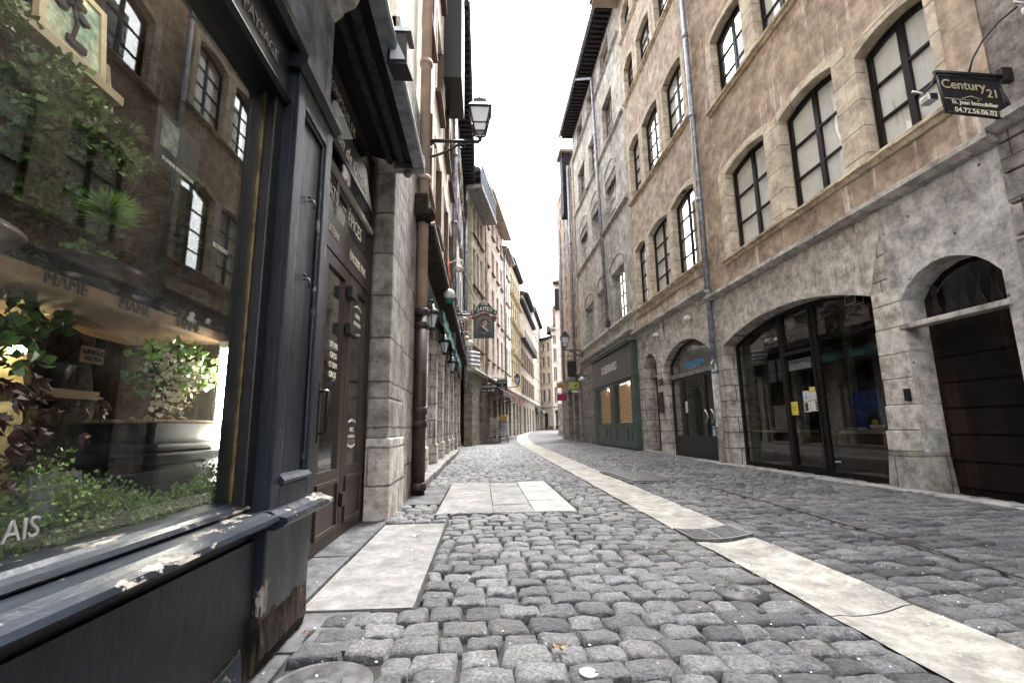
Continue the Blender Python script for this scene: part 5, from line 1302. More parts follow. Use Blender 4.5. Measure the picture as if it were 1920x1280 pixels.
for u, z, lab in ((11.0, 4.55, 'spotlight on a curled white arm above the near part of the pub ledge'), (14.2, 4.05, 'spotlight on a curled white arm beside the hanging portrait sign'), (16.5, 3.9, 'spotlight on a curled white arm beyond the hanging portrait sign')):
    x = Thing('curled_spotlight', lab, 'spotlight', FL, u, -.8, z, 'curled arm spotlights on the pub wall')
    b = x.mb(); b.tube([(u, -.9, z+.14), (u, -.78, z+.13), (u, -.70, z+.16), (u, -.60, z+.22), (u, -.50, z+.21), (u, -.46, z+.14), (u, -.5, z+.05)], .012, 6); b.build('arm', 'ceramic', x)
    b = x.mb(); b.lathe(u, -.55, [(.02, z+.06), (.10, z+.02), (.11, z-.02), (.07, z-.09), (.02, z-.11)], 12); b.build('housing', 'ceramic', x)
b = None
x = Thing('iron_scroll_railing', 'black wrought iron scroll railing above the far pub ledge', 'railing', FL, 16.5, -.7, 3.75)
b = x.mb()
for k in range(8):
    u = 14.8+k*.55
    b.tube([(u+.18*(1-.5*i/14)*math.cos(2*PI*1.3*i/14), -.66, 3.95+.16*(1-.5*i/14)*math.sin(2*PI*1.3*i/14)) for i in range(15)], .014, 4)
    b.tube([(u+.27, -.66, 3.68), (u+.27, -.66, 4.3)], .012, 4)
b.tube([(14.6, -.66, 4.3), (19.2, -.66, 4.3)], .016, 5); b.tube([(14.6, -.66, 3.7), (19.2, -.66, 3.7)], .016, 5)
b.build('railing_body', 'black', x)
# street lamp left
x = Thing('street_lamp', 'large left hand four sided wall lantern above the pub ledge', 'street lamp', FL, 7.4, -.9, 5.4, 'wall mounted street lanterns')
bracket(x, 7.4, -.92, -.04, 5.55, .30, .03); lantern(x, 7.4, -.03, 5.60, .82)
# pub sign
yc = 14.0
x = Thing('portrait_pub_sign', 'hanging pub sign with an oval portrait under a dark lettered scroll', 'sign', FL, yc, -.9, 4)
b = x.mb(); b.tube([(yc, -.92, 4.13), (yc, -.32, 4.13)], .022, 6); b.tube([(yc, -.92, 4.4), (yc, -.6, 4.15)], .014, 6); b.build('bracket', 'black', x)
cx = .055
out = [(-.36, 4.10), (-.40, 4.18), (-.37, 4.26), (-.28, 4.30), (-.20, 4.38), (-.14, 4.47), (0, 4.52), (.14, 4.47), (.20, 4.38), (.28, 4.30), (.37, 4.26), (.40, 4.18), (.36, 4.10), (.24, 4.13), (.1, 4.20), (0, 4.22), (-.1, 4.20), (-.24, 4.13)]
x.mb().crosssheet([(cx+p, q) for p, q in out], [], yc-.03, yc+.03).build('scroll_board', 'black', x)
edge = [(yc-.03, cx+p, q) for p, q in out]+[(yc-.03, cx+out[0][0], out[0][1])]
x.mb().tube(edge, .008, 4).build('scroll_edge', 'lead', x)
text(x, x, 'THE', yc-.034, cx, 4.445, .115, 'white', 'sign_lettering', mode='cross')
for ch, q, sz in (('S', -.98, .16), ('T', -.74, .10), ('J', -.52, .17), ('A', -.28, .18), ('M', .03, .18), ('E', .32, .17), ('S', .56, .16), ("'", .74, .15), ('S', .95, .16)):
    text(x, x, ch, yc-.034, cx+q*.35, 4.305-.115*q*q+(.03 if ch == 'T' else 0), sz*.98, 'white', 'sign_lettering', mode='cross', slope=-.40*q, sx=.8)
board = [(-.29, 3.42), (.29, 3.42), (.29, 4.02), (.18, 4.04), (.1, 4.10), (0, 4.13), (-.1, 4.10), (-.18, 4.04), (-.29, 4.02)]
sb = x.mb().crosssheet([(cx+p, q) for p, q in board], [], yc-.028, yc+.028).build('portrait_board', 'signteal', x)
b = x.mb()
for p, q in ((-.29, 1), (.29, 1)): b.tube([(yc-.02, cx+p, 3.42), (yc-.02, cx+p, 4.02)], .013, 6)
b.tube([(yc-.02, cx-.29, 3.42), (yc-.02, cx+.29, 3.42)], .013, 6)
b.build('board_frame', 'black', sb)
b = x.mb()
b.tube([(yc-.02, cx+p, q+.012) for p, q in ((-.36, 4.04), (-.24, 4.05), (-.16, 4.07), (-.1, 4.12), (0, 4.15), (.1, 4.12), (.16, 4.07), (.24, 4.05), (.36, 4.04))], .028, 8)
b.ball(yc-.02, cx-.33, 4.02, .05, 2); b.ball(yc-.02, cx+.33, 4.02, .05, 2)
b.build('crest_moulding', 'signred', sb)
def oval(b, ry, rz, cy, cz, u0, u1, n=28): b.crosssheet([(cx+cy+ry*math.cos(2*PI*i/n), cz+rz*math.sin(2*PI*i/n)) for i in range(n)], [], u0, u1)
b = x.mb(); oval(b, .235, .255, 0, 3.82, yc-.036, yc-.026); b.build('oval_rim', 'lead', sb)
b = x.mb(); oval(b, .215, .235, 0, 3.82, yc-.040, yc-.034); b.build('oval_ground', 'portrait', sb)
b = x.mb(); b.ball(yc-.040, cx+.02, 3.88, .085, 2, (.1, .85, 1.2)); b.ball(yc-.040, cx-.0, 3.78, .045, 2, (.12, 1, 1)); b.build('portrait_face', 'skin', sb)
b = x.mb(); b.ball(yc-.042, cx+.0, 3.955, .085, 2, (.1, .95, .5), .3); b.ball(yc-.042, cx-.07, 3.91, .05, 2, (.12, .6, 1.1), .3); b.ball(yc-.042, cx+.095, 3.93, .03, 2, (.12, .6, 1.2), .3); b.build('portrait_hair', 'hair', sb)
b = x.mb(); b.crosssheet([(cx-.19, 3.70), (cx-.08, 3.76), (cx+.10, 3.62), (cx+.15, 3.70), (cx+.12, 3.60), (cx-.05, 3.585), (cx-.15, 3.64)], [], yc-.045, yc-.041); b.build('portrait_coat', 'black', sb)
b = x.mb(); b.crosssheet([(cx-.085, 3.77), (cx-.055, 3.78), (cx+.13, 3.63), (cx+.09, 3.615)], [], yc-.048, yc-.0455); b.build('portrait_collar', 'white', sb)
b = x.mb()
for p, q in ((-.015, 3.895), (.055, 3.895)): b.ball(yc-.050, cx+p, q, .012, 1, (.3, 1.3, .6))
b.tube([(yc-.050, cx+.0, 3.835), (yc-.050, cx+.045, 3.835)], .004, 4); b.tube([(yc-.050, cx+.025, 3.89), (yc-.052, cx+.032, 3.86)], .003, 4)
b.build('portrait_features', 'hair', sb)
b = x.mb(); b.crosssheet([(cx-.2, 3.47), (cx+.2, 3.47), (cx+.17, 3.53), (cx+.05, 3.515), (cx-.05, 3.515), (cx-.17, 3.53)], [], yc-.036, yc-.027); b.build('ribbon', 'black', sb)
x = Thing('coiled_white_lanterns', 'stacked white paper lantern tubes hung beyond the teal banners', 'lantern', FL, 18.6, -.7, 3.4)
b = x.mb()
for k in range(4): b.tube([(18.6+.1*k, -.62, 3.72-.15*k), (18.9+.1*k, -.12, 3.70-.15*k)], .07, 10)
b.build('paper_tube', 'lampglass', x); x.mb().tube([(18.7, -.5, 3.1), (18.7, -.5, 4.2)], .012, 5).build('cord', 'black', x)
# ================================================================== SECOND STRETCH ON THE LEFT, AFTER THE BEND
def far_house(name, lab, u0, u1, top, mat, gmat, floors, wins, gops, gtop=3.4, sillmat='reveal_wood', shutter=None, eave=.32, fr=F2, gopz=2.7, winw=.95, cur=None, off=0, noground=False):
    t = Thing(name, lab, 'house', fr, (u0+u1)/2, 0, 0)
    ws = [(u-winw/2, u+winw/2, a, c) for (a, c) in floors for u in wins]
    t.mb().sheet(rect(u0, u1, gtop, top), [rect(a-.01, c+.01, d-.01, e+.01) for a, c, d, e in ws], off, off-.3).build('upper_wall', mat, t)
    if not noground: t.mb().sheet(rect(u0, u1, -.2, gtop), [arch(a, c, .2, gopz-.3, gopz) for a, c in gops], off+.03, off-.35).build('ground_wall', gmat, t)
    for k, (a, c, d, e) in enumerate(ws):
        f = window(t, a, c, d, e, e, off-.2, 2, 3, 'frame_white', (cur if cur and k % 3 else None), None, stile=.05, bar=.035, split=1, room='room', deep=.3)
        t.mb().box(a-.08, c+.08, off-.02, off+.12, d-.08, d-.012).build('sill', sillmat, f)
        if shutter:
            b = t.mb(); b.box(a-.5, a-.01, off+.004, off+.05, d, e); b.box(c+.01, c+.5, off+.004, off+.05, d, e); b.build('shutter', shutter, f)
    for a, c in gops:
        f = t.mb().sheet(arch(a-.02, c+.02, .2, gopz-.28, gopz+.02), [rect(a+.1, (a+c)/2-.04, .9, gopz-.45), rect((a+c)/2+.04, c-.1, .9, gopz-.45)], off-.18, off-.24).build('door', 'frame', t)
        t.mb().box(a+.05, c-.05, off-.215, off-.21, .85, gopz-.4).build('pane', 'glass', f)
    b = t.mb(); b.box(u0+.1, u1-.1, off-1.6, off-1.5, 0, top); b.build('dark_interior', 'room', t)
    b = t.mb(); b.box(u0-.15, u1+.1, off-.5, off+eave, top, top+.14)
    n = int((u1-u0)/.5)
    for k in range(n): b.box(u0+.1+k*.5, u0+.22+k*.5, off, off+eave-.06, top-.13, top)
    b.build('eave', 'soffit' if mat not in ('pink', 'cream_pale') else 'soffit_pale', t)
    b = t.mb(); b.hexa([(u0-.15, off-4, top+.14), (u1+.1, off-4, top+.14), (u1+.1, off+eave+.03, top+.14), (u0-.15, off+eave+.03, top+.14), (u0-.15, off-4, top+1.6), (u1+.1, off-4, top+1.6), (u1+.1, off+eave+.03, top+.22), (u0-.15, off+eave+.03, top+.22)]); b.build('roof', 'tile', t)
    b = t.mb(); b.tube([(u0, off+eave+.08, top+.12), (u1, off+eave+.08, top+.12)], .07, 8); b.build('gutter_pipe', 'zinc', t)
    b = t.mb(); b.sweep([(off-.02, gtop-.08), (off+.16, gtop-.05), (off+.2, gtop+.05), (off+.14, gtop+.12), (off-.02, gtop+.14)], u0, u1, .004, 8); b.build('string_course', 'string', t)
    return t
t = Y1 = far_house('yellow_house', 'yellow rendered house with a metal topped balcony box behind the hanging portrait sign', 0, 3.0, 13.2, 'yellow', 'ashlar_far', [(4.6, 6.7), (7.6, 9.5), (10.2, 11.6)], [.6, 1.5, 2.4], [(1.6, 2.5)], winw=.62, eave=.4)
b = t.mb(); b.box(-1.2, 3.0, .02, .75, 11.75, 11.95); b.build('balcony_floor', 'lead', t)
b = t.mb()
for k in range(22): b.box(-1.18+k*.19, -1.16+k*.19, .70, .73, 11.95, 12.9)
b.box(-1.2, 3, .69, .75, 12.9, 12.96); b.build('balcony_railing', 'zinc', t)
t.mb().box(-1.1, 2.9, .66, .69, 11.97, 12.7).build('balcony_screen', 'zinc', t)
t = PK = far_house('pink_house', 'tall pale pink house with slim windows and a pale boxed eave', 3.02, 10.1, 13.9, 'pink', 'ashlar_far', [(4.5, 6.3), (7.2, 8.9), (9.9, 11.3), (12.2, 13.1)], [4.1, 6.0, 7.7, 9.3], [(3.8, 4.8), (5.6, 6.9), (7.5, 8.6), (9.0, 9.9)], winw=.8, cur='curtain')
pipe(t, 3.2, .1, 3, 13.8, .07, 'salmon')
b = t.mb(); b.box(3.0, 10.2, .05, .62, 13.7, 13.88); b.build('boxed_eave', 'soffit_pale', t)
t = CR = far_house('cream_house', 'narrow cream house between the pink and the ochre ones', 10.12, 13.6, 13.0, 'cream_pale', 'ashlar_far', [(4.5, 6.3), (7.2, 8.9), (9.6, 11.0), (11.6, 12.6)], [10.8, 11.8, 12.8], [(10.5, 11.5), (12.1, 13.2)], winw=.62, eave=.32)
pipe(t, 10.3, .1, 3, 12.9, .07, 'zinc')
t = OC = far_house('ochre_house', 'ochre stone house with carved string courses between each floor', 13.62, 20.4, 13.6, 'ochre', 'ashlar_far', [(4.4, 5.9), (6.9, 8.3), (9.2, 10.5), (11.4, 12.7)], [14.5, 15.7, 17.0, 18.3, 19.5], [(14.4, 15.6), (16.4, 17.6), (18.4, 19.6)], winw=.7, eave=.3, sillmat='ochre')
for z in (6.3, 8.7, 10.9): 
    b = t.mb(); b.sweep([(-.02, z), (.25, z+.06), (.3, z+.2), (.2, z+.3), (-.02, z+.32)], 13.65, 20.38, .004, 10); b.build('string_course', 'ochre', t)
t = GB = far_house('taupe_house', 'taupe house with brown shutters, a dark balcony and a bare stone ground floor', 20.42, 33.6, 12.0, 'taupe', 'ashlar_far', [(3.9, 5.4), (6.3, 7.9)], [21.6, 23.4, 25.6, 27.6, 30, 32.2], [(22, 23.4), (25, 26), (27.5, 28.5), (30.5, 32)], winw=1.0, shutter='reveal_wood', eave=.3)
b = t.mb(); b.box(20.6, 33.4, .0, .45, 8.6, 8.75); b.build('balcony_floor', 'soffit', t)
b = t.mb(); b.box(20.6, 33.4, .40, .45, 8.75, 9.4)
b.build('balcony_screen', 'black', t)
t = SM = far_house('salmon_house', 'salmon walled house rising behind the dark balcony with a tall chimney', 26, 33.6, 14.2, 'salmon', 'salmon', [(10.2, 11.6), (12.2, 13.4)], [27.5, 29.5, 31.5], [], gtop=9.9, eave=.45, off=-.25, noground=True)
b = t.mb(); b.box(23.0, 24.6, -2.2, -1.0, 11, 16.2); b.build('chimney', 'lead', t)
b = t.mb(); b.tube([(23.8, -1.6, 16.2), (23.8, -1.6, 17.8)], .05, 6); b.build('chimney_pole', 'zinc', t)
t = LC = far_house('last_cream_house', 'last cream house on the left before the street turns out of sight', 33.62, 46, 14.6, 'cream', 'ashlar_far', [(4.0, 5.6), (6.6, 8.2), (9.2, 10.8), (11.8, 13.2)], [34.8, 37, 39.2, 41.4, 43.6, 45.2], [(35, 36.6), (38, 39.5), (41, 42.5), (44, 45.3)], winw=1.0, eave=.3, sillmat='ochre')
# awnings and signs there
for u0, u1, m, lab in ((3.3, 7.2, 'black', 'dark retracted awning over the doors under the pink house'), (7.4, 10.2, 'wine', 'wine red awning edge under the far end of the pink house'), (10.6, 13.3, 'wine', 'wine red awning edge under the cream house'), (33.8, 38, 'lead', 'grey striped awning under the last cream house')):
    x = Thing('shop_awning', lab, 'awning', F2, (u0+u1)/2, .1, 2.9, 'awnings beyond the bend')
    b = x.mb(); b.hexa([(u0, .05, 3.1), (u1, .05, 3.1), (u1, .95, 2.62), (u0, .95, 2.62), (u0, .05, 3.2), (u1, .05, 3.2), (u1, .97, 2.70), (u0, .97, 2.70)]); b.build('awning_cloth', m, x)
    b = x.mb(); b.box(u0, u1, .94, .965, 2.46, 2.63); b.build('valance', m, x)
    b = x.mb(); b.tube([(u0+.3, .05, 2.4), (u0+.3, .9, 2.6)], .02, 5); b.tube([(u1-.3, .05, 2.4), (u1-.3, .9, 2.6)], .02, 5); b.build('arm', 'black', x)
def hang(u, w, z, wd, ht, lines, lab):
    x = Thing('hanging_sign', lab, 'sign', F2, u, .05, z, 'small black hanging signs beyond the bend')
    x.mb().box(u-.03, u+.03, w-wd/2, w+wd/2, z, z+ht, .008).build('sign_board', 'black', x)
    n = len(lines)
    for i, s_ in enumerate(lines): text(x, x, s_, u-.034, w, z+ht*(1-(i+.5)/n), ht/n*.8, 'white', 'sign_lettering', mode='cross')
    b = x.mb(); b.tube([(u, .0, z+ht+.07), (u, w+wd/2, z+ht+.07)], .018, 6); b.tube([(u, w-wd*.4, z+ht), (u, w-wd*.4, z+ht+.07)], .01, 4); b.tube([(u, w+wd*.4, z+ht), (u, w+wd*.4, z+ht+.07)], .01, 4); b.build('bracket', 'black', x)
hang(2.2, .33, 2.55, .56, .36, ['RESTAURANT', 'PAUL & CIE'], 'small black hanging sign with two lines of white lettering, the nearer one')
hang(5.2, .62, 2.95, .60, .56, ['BOUCHON', 'LES PAVES', 'DE', 'ST JEAN'], 'black hanging sign with four lines of white lettering, the farther and higher one')
x = Thing('street_lamp', 'small wall lantern on a bracket beyond the hanging signs on the far left houses', 'street lamp', F2, 7.6, 0, 3.2, 'wall mounted street lanterns')
bracket(x, 7.6, .0, 1.2, 3.25, .3, .025); lantern(x, 7.6, 1.2, 3.3, .8)
def chairstack(u, w, lab, ratt):
    x = Thing('chair_stack', lab, 'chairs', F2, u, w, 0, 'stacked terrace furniture')
    b = x.mb()
    for k in range(6):
        z = .42+.11*k; b.box(u-.2, u+.2, w-.2, w+.2, z, z+.035, .01)
        b.tube([(u+.2, w-.2, z), (u+.27, w-.2, z+.38)], .013, 5); b.tube([(u+.2, w+.2, z), (u+.27, w+.2, z+.38)], .013, 5); b.box(u+.22, u+.26, w-.2, w+.2, z+.26, z+.33)
    b.build('seat', 'steel' if not ratt else 'lampglass', x)
    for a in (-1, 1):
        for c in (-1, 1): x.mb().tube([(u+.22*a, w+.22*c, .02), (u+.19*a, w+.19*c, .45)], .016, 6).build('leg', 'black' if ratt else 'steel', x)
    if ratt: x.mb().box(u-.18, u+.18, w-.2, w+.2, 1.12, 1.42, .02).build('folded_cushion', 'rattan', x)
chairstack(2.6, .55, 'stack of silver terrace chairs by the pub end wall, left one', False)
chairstack(3.3, .95, 'stack of pale chairs topped with an orange box, right one', True)
# ---- end of the street
FE = Fr(7.0, 67, 149, -1)
t = far_house('yellow_end_house', 'yellowish curved house at the end of the street with rows of triple windows, left part', 0, 4.4, 12.6, 'cream', 'cream_pale', [(4.2, 5.8), (6.6, 8.0), (8.8, 10.2), (11.0, 12.1)], [.7, 1.6, 2.5, 3.6], [(.6, 1.7), (2.3, 3.3)], winw=.62, eave=.5, fr=FE, sillmat='string')
FE2 = Fr(9.3, 63.2, 90, -1)
t = far_house('white_end_house', 'pale house at the end of the street with wide white framed windows, right part', 0, 9, 13.6, 'cream_pale', 'cream', [(4.0, 6.0), (6.9, 8.7), (9.4, 11.2), (11.9, 13.0)], [.45, 1.05, 1.75, 2.35, 3.2, 4.4], [(.1, .9), (1.5, 2.9), (4, 5)], winw=.48, eave=.5, fr=FE2, sillmat='string', gopz=3.0)
b = t.mb(); b.box(.6, 1.3, -3, -1.6, 13.5, 17.5); b.box(1.6, 2.2, -3, -1.8, 13.5, 16.5); b.build('chimney', 'brick', t)
t = Thing('red_far_house', 'sliver of a dark pink rendered house glimpsed beyond the last corner', 'house', FW, 8.5, 84)
t.mb().box(6, 11.5, 84, 90, -.2, 9.5).build('wall', 'red', t); t.mb().box(5.8, 11.7, 83.7, 90, 9.5, 9.8).build('eave', 'soffit', t)
t = Thing('planter_box', 'low dark planter box on the ground at the far left corner', 'planter', F2, 40, 1.5)
b = t.mb(); b.box(38.5, 41, 1.0, 1.8, .1, .9, .03); b.build('planter_body', 'room_brown', t)

# ================================================================== STREET
def gz(y): return .013*max(0, y-24)
def edgeL(y):   # left edge of the carriageway
    if y < 2.25: return -.78
    if y < 4.5: return -1.1
    if y < 22: return -1.02
    return -.5+(y-22)*.2
def band(y):    # left and right edge of the gutter band
    k = min(1, max(0, (y-1.5)/20))
    c = 1.72+.42*k; h = .24+.15*k
    if y > 21: c += .0135*(y-21)**1.75*.52
    return c-h, c+h
g = MB(FW)
ys = [-30, 0, 12, 24, 40, 60, 90, 140, 400]
for a, c in zip(ys, ys[1:]):
    g.face([(-200, a, gz(a)-.05), (200, a, gz(a)-.05), (200, c, gz(c)-.05), (-200, c, gz(c)-.05)])
o = g.build('ground', 'mortar'); prop(o, kind='structure')
# far cobbles as one sheet
mfar, nt, bb = newmat('far_cobbles')
v = coords(nt)
br = N(nt, 'ShaderNodeTexBrick', {'Vector': v, 'Scale': 1.0, 'Mortar Size': .016, 'Mortar Smooth': .5, 'Brick Width': .24, 'Row Height': .17, 'Color1': (.08, .081, .085, 1), 'Color2': (.17, .17, .174, 1), 'Mortar': (.03, .03, .03, 1)})
L(nt, mix(nt, ramp(nt, noi(nt, v, .8, 5), .35, .7), br.outputs[0], (.09, .09, .092)), bb.inputs['Base Color']); bb.inputs['Roughness'].default_value = .85; bb.inputs['Specular IOR Level'].default_value = .2
bump(nt, bb, br.outputs[1], -.8, .03)
M['far_cobbles'] = mfar
g = MB(FW); ys = [23.9+2*i for i in range(48)]
for a, c in zip(ys, ys[1:]): g.face([(-3, a, gz(a)-.004), (40, a, gz(a)-.004), (40, c, gz(c)-.004), (-3, c, gz(c)-.004)])
o = g.build('far_road', 'far_cobbles'); prop(o, kind='structure')

SLABS = [(-.83, -.315, 2.38, 3.1), (-.83, -.315, 3.11, 4.36)]
KEEP = [(-1.12, -.30, 2.36, 4.40), (-.47, .95, 4.80, 7.42), (-1.05, -.47, 5.4, 7.05), (-1.1, -.70, .3, 2.36), (-.72, -.35, .3, 1.9), (2.08, 2.80, 7.0, 8.85)]
CIRC = [(1.25, 2.43, .045)]
def blocked(x0, x1, y0, y1):
    for (a, c, d, e) in KEEP:
        if x1 > a+.03 and x0 < c-.03 and y1 > d+.03 and y0 < e-.03: return True
    for (cx_, cy_, r_) in CIRC:
        if abs((x0+x1)/2-cx_) < r_+.05 and abs((y0+y1)/2-cy_) < r_+.02: return True
    return False
def SP(i, n):
    q = -1+2*i/(n-1)
    return math.copysign(1-(1-abs(q))**1.7, q)
def stone(bm, x0, x1, y0, y1, n, h, skew):
    gap = .0055 if y0 < 6 else .008
    x0 += gap; x1 -= gap; y0 += gap*.8; y1 -= gap*.8
    if x1-x0 < .012 or y1-y0 < .03: return
    cxx, cyy = (x0+x1)/2, (y0+y1)/2; a, b_ = (x1-x0)/2, (y1-y0)/2
    tx, ty = R(-.05, .05), R(-.06, .06); off = Vector((R(0, 99), R(0, 99), 0))
    jit = [(R(-.014, .014), R(-.011, .011)) for _ in range(4)]
    vs = []
    for j in range(n):
        for i in range(n):
            s_, t_ = SP(i, n), SP(j, n)
            # round the corners of the grid
            px = s_*math.sqrt(max(0, 1-.11*t_**6)); py = t_*math.sqrt(max(0, 1-.11*s_**6))
            c00, c10, c01, c11 = jit
            wx = (c00[0]*(1-s_)*(1-t_)+c10[0]*(1+s_)*(1-t_)+c01[0]*(1-s_)*(1+t_)+c11[0]*(1+s_)*(1+t_))/4
            wy = (c00[1]*(1-s_)*(1-t_)+c10[1]*(1+s_)*(1-t_)+c01[1]*(1-s_)*(1+t_)+c11[1]*(1+s_)*(1+t_))/4
            x, y = cxx+px*a*1.06+wx, cyy+py*b_*1.06+wy
            if n > 4 and max(abs(s_), abs(t_)) > .95:
                q = Vector((x*28, y*28, off.x)); x += noise.noise(q)*.009; y += noise.noise(q+Vector((7, 3, 1)))*.008
            e = max(abs(s_), abs(t_)); dome = (1-abs(s_)**5)*(1-abs(t_)**5)
            z = h+tx*s_*a+ty*t_*b_+.013*dome-.002
            if e > .985: z -= .030
            elif n > 4: z += noise.noise(Vector((x*20, y*20, off.y)))*.009+noise.noise(Vector((x*55, y*55, off.y)))*.003
            vs.append(bm.verts.new((x, y+skew*(x-2), z+gz(y))))
    for j in range(n-1):
        for i in range(n-1):
            f = bm.faces.new([vs[j*n+i], vs[j*n+i+1], vs[(j+1)*n+i+1], vs[(j+1)*n+i]]); f.smooth = True
g = MB(FW)
y = 1.15
row = 0
while y < 24:
    d = R(.122, .150)*(1 if y < 12 else 1.2)
    n = 9 if y < 2.9 else 7 if y < 5 else 5 if y < 11 else 4
    bl, brr = band(y+d/2)
    for (xa, xb, sk, side) in ((edgeL(y)+R(-.1, .05), bl, 0, 0), (brr, 5.25, 0, 1)):
        x = xa+(R(-.12, 0) if side == 0 else 0)
        yo = y
        while x < xb-.03:
            wd = R(.135, .195) if R(0, 1) < .88 else R(.095, .13)
            x1 = x+wd
            if x1 > xb-.09: x1 = xb+(.0 if side == 0 else .05)
            lim = edgeL(y)
            if side == 1: yy = yo+.10*(x-2)+.008*math.sin(x*3+row*.1)
            else: yy = y+.018*math.sin(x*2.3+row*.05)+.012*math.sin(y*3)
            sa, sb = x, x1; ya_, yb_ = yy, yy+d
            for (ka, kc, kd, ke) in KEEP:
                if min(yb_, ke)-max(ya_, kd) > .3*d:
                    if sa < kc < sb and sb-kc > .022 and (sa+sb)/2 > ka: sa = kc
                    elif sa < ka < sb and ka-sa > .022 and (sa+sb)/2 < kc: sb = ka
            for (ka, kc, kd, ke) in KEEP:
                if sb > ka+.03 and sa < kc-.03:
                    if ya_ < ke < yb_ and yb_-ke > .05: ya_ = ke
                    elif ya_ < kd < yb_ and kd-ya_ > .05: yb_ = kd
            if not blocked(sa, sb, ya_, yb_) and sb > lim:
                camber = .022*math.exp(-((x-(bl if side == 0 else brr))/.5)**2)*-1
                stone(g.bm, sa, sb, ya_, yb_, n, R(-.007, .007)+camber, 0)
            x = x1
    y += d; row += 1
o = g.build('cobbles', 'cobble'); prop(o, kind='structure')
g = MB(FW)
nx_, ny_ = 64, 150
V = [[g.bm.verts.new((-1.2+6.45*i/nx_, .2+24.0*(j/ny_)**1.5, -.026+noise.noise(Vector((i*.9, j*.9, 4)))*.006)) for i in range(nx_+1)] for j in range(ny_+1)]
for j in range(ny_):
    for i in range(nx_):
        xm, ym = (V[j][i].co.x+V[j][i+1].co.x)/2, (V[j][i].co.y+V[j+1][i].co.y)/2
        e0, e1 = band(ym)
        if not (e0+.05 < xm < e1-.05): g.bm.faces.new([V[j][i], V[j][i+1], V[j+1][i+1], V[j+1][i]])
o = g.build('mortar_bed', 'mortar'); prop(o, kind='structure')
# gutter band in slabs
g = MB(FW); y = .3; rnd = random.Random(4)
while y < 62:
    if 3.59 < y < 4.0: y = 4.02
    ln = rnd.uniform(.85, 1.5)
    y1 = y+ln
    if y < 3.55 and y1 > 3.3: y1 = 3.60
    m = 5 if y < 21 else 3; K = 8
    rows_ = []
    for j in range(m+1):
        yy = y+.005+(y1-y-.010)*j/m; bl, brr = band(yy); ed = .012
        ring = []
        for i in range(K+1):
            s_ = i/K; x = bl+.012+(brr-bl-.024)*s_+(noise.noise(Vector((yy*5, i*3, 1)))*.012 if i in (0, K) else 0)
            z = -.004-.030*(1-(2*s_-1)**2)*(1 if yy < 23.5 else 0)+(0 if yy < 23.5 else .016)+gz(yy)+noise.noise(Vector((x*6, yy*6, 3)))*.003-(.008 if j in (0, m) else 0)
            if i in (0, K): z -= .012
            ring.append(g.bm.verts.new((x, yy+.08*math.sin(PI*s_)*0+.10*(s_-.5), z)))
        rows_.append(ring)
    for a, c in zip(rows_, rows_[1:]):
        for i in range(K):
            f = g.bm.faces.new([a[i], a[i+1], c[i+1], c[i]]); f.smooth = True
    y = y1
o = g.build('gutter_channel', 'gutter'); prop(o, kind='structure')
# drain grate
x = Thing('drain_grate', 'dark iron drain grate set in the pale gutter band', 'grate', FW, 1.82, 3.82, -.03)
b = x.mb(); bl, brr = band(3.8)
y0, y1 = 3.63, 4.0
def zc_(x_): s_ = (x_-bl)/(brr-bl); return -.002-.022*(1-(2*s_-1)**2)
def quadbox(b, xa, xb, ya, yb, h=.007):
    sk = lambda q: .10*((q-bl)/(brr-bl)-.5)
    za, zb = zc_(xa), zc_(xb)
    b.hexa([(xa, ya+sk(xa), za-h), (xb, ya+sk(xb), zb-h), (xb, yb+sk(xb), zb-h), (xa, yb+sk(xa), za-h), (xa, ya+sk(xa), za), (xb, ya+sk(xb), zb), (xb, yb+sk(xb), zb), (xa, yb+sk(xa), za)])
nseg = 6; n = 11
for k in range(n):
    ya = y0+.02+(y1-y0-.04)*k/n
    for i in range(nseg): quadbox(b, bl+.02+(brr-bl-.04)*i/nseg, bl+.02+(brr-bl-.04)*(i+1)/nseg, ya, ya+.012)
b.build('grate_bars', 'grate', x)
b = x.mb()
for ya in (y0, y1-.022):
    for i in range(nseg): quadbox(b, bl+.02+(brr-bl-.04)*i/nseg, bl+.02+(brr-bl-.04)*(i+1)/nseg, ya, ya+.022, .03)
for xa in (bl+.005, (bl+brr)/2-.01, brr-.025): quadbox(b, xa, xa+.02, y0, y1, .03)
b.build('grate_frame', 'grate', x)
b = x.mb(); b.box(bl, brr, y0, y1, -.2, -.06); b.build('grate_pit', 'room', x)
# paving slabs
def slabs(nm, mat, lst, z=.004, rough=.003):
    g = MB(FW)
    for (a, c, d, e) in lst:
        nx, ny = max(2, int((c-a)/.12)), max(2, int((e-d)/.12)); zz = z+R(-.003, .003); tx = R(-.004, .004)
        V = [[g.bm.verts.new((a+.005+(c-a-.01)*i/nx+(noise.noise(Vector((i, j, a*9)))*.004 if i in (0, nx) else 0), d+.005+(e-d-.01)*j/ny+(noise.noise(Vector((i, j, d*9)))*.004 if j in (0, ny) else 0),
             zz+tx*(i/nx-.5)+noise.noise(Vector((a+i*.3, d+j*.3, 2)))*rough-(.035 if i in (0, nx) or j in (0, ny) else 0))) for i in range(nx+1)] for j in range(ny+1)]
        for i in (0, ):
            pass
        for j in range(ny):
            for i in range(nx): g.bm.faces.new([V[j][i], V[j][i+1], V[j+1][i+1], V[j+1][i]])
        # flat rim so that edges stay crisp
        for j in range(ny+1):
            for i in range(nx+1):
                if i in (0, nx) or j in (0, ny):
                    pass
    o = g.build(nm, mat); prop(o, kind='structure'); return o
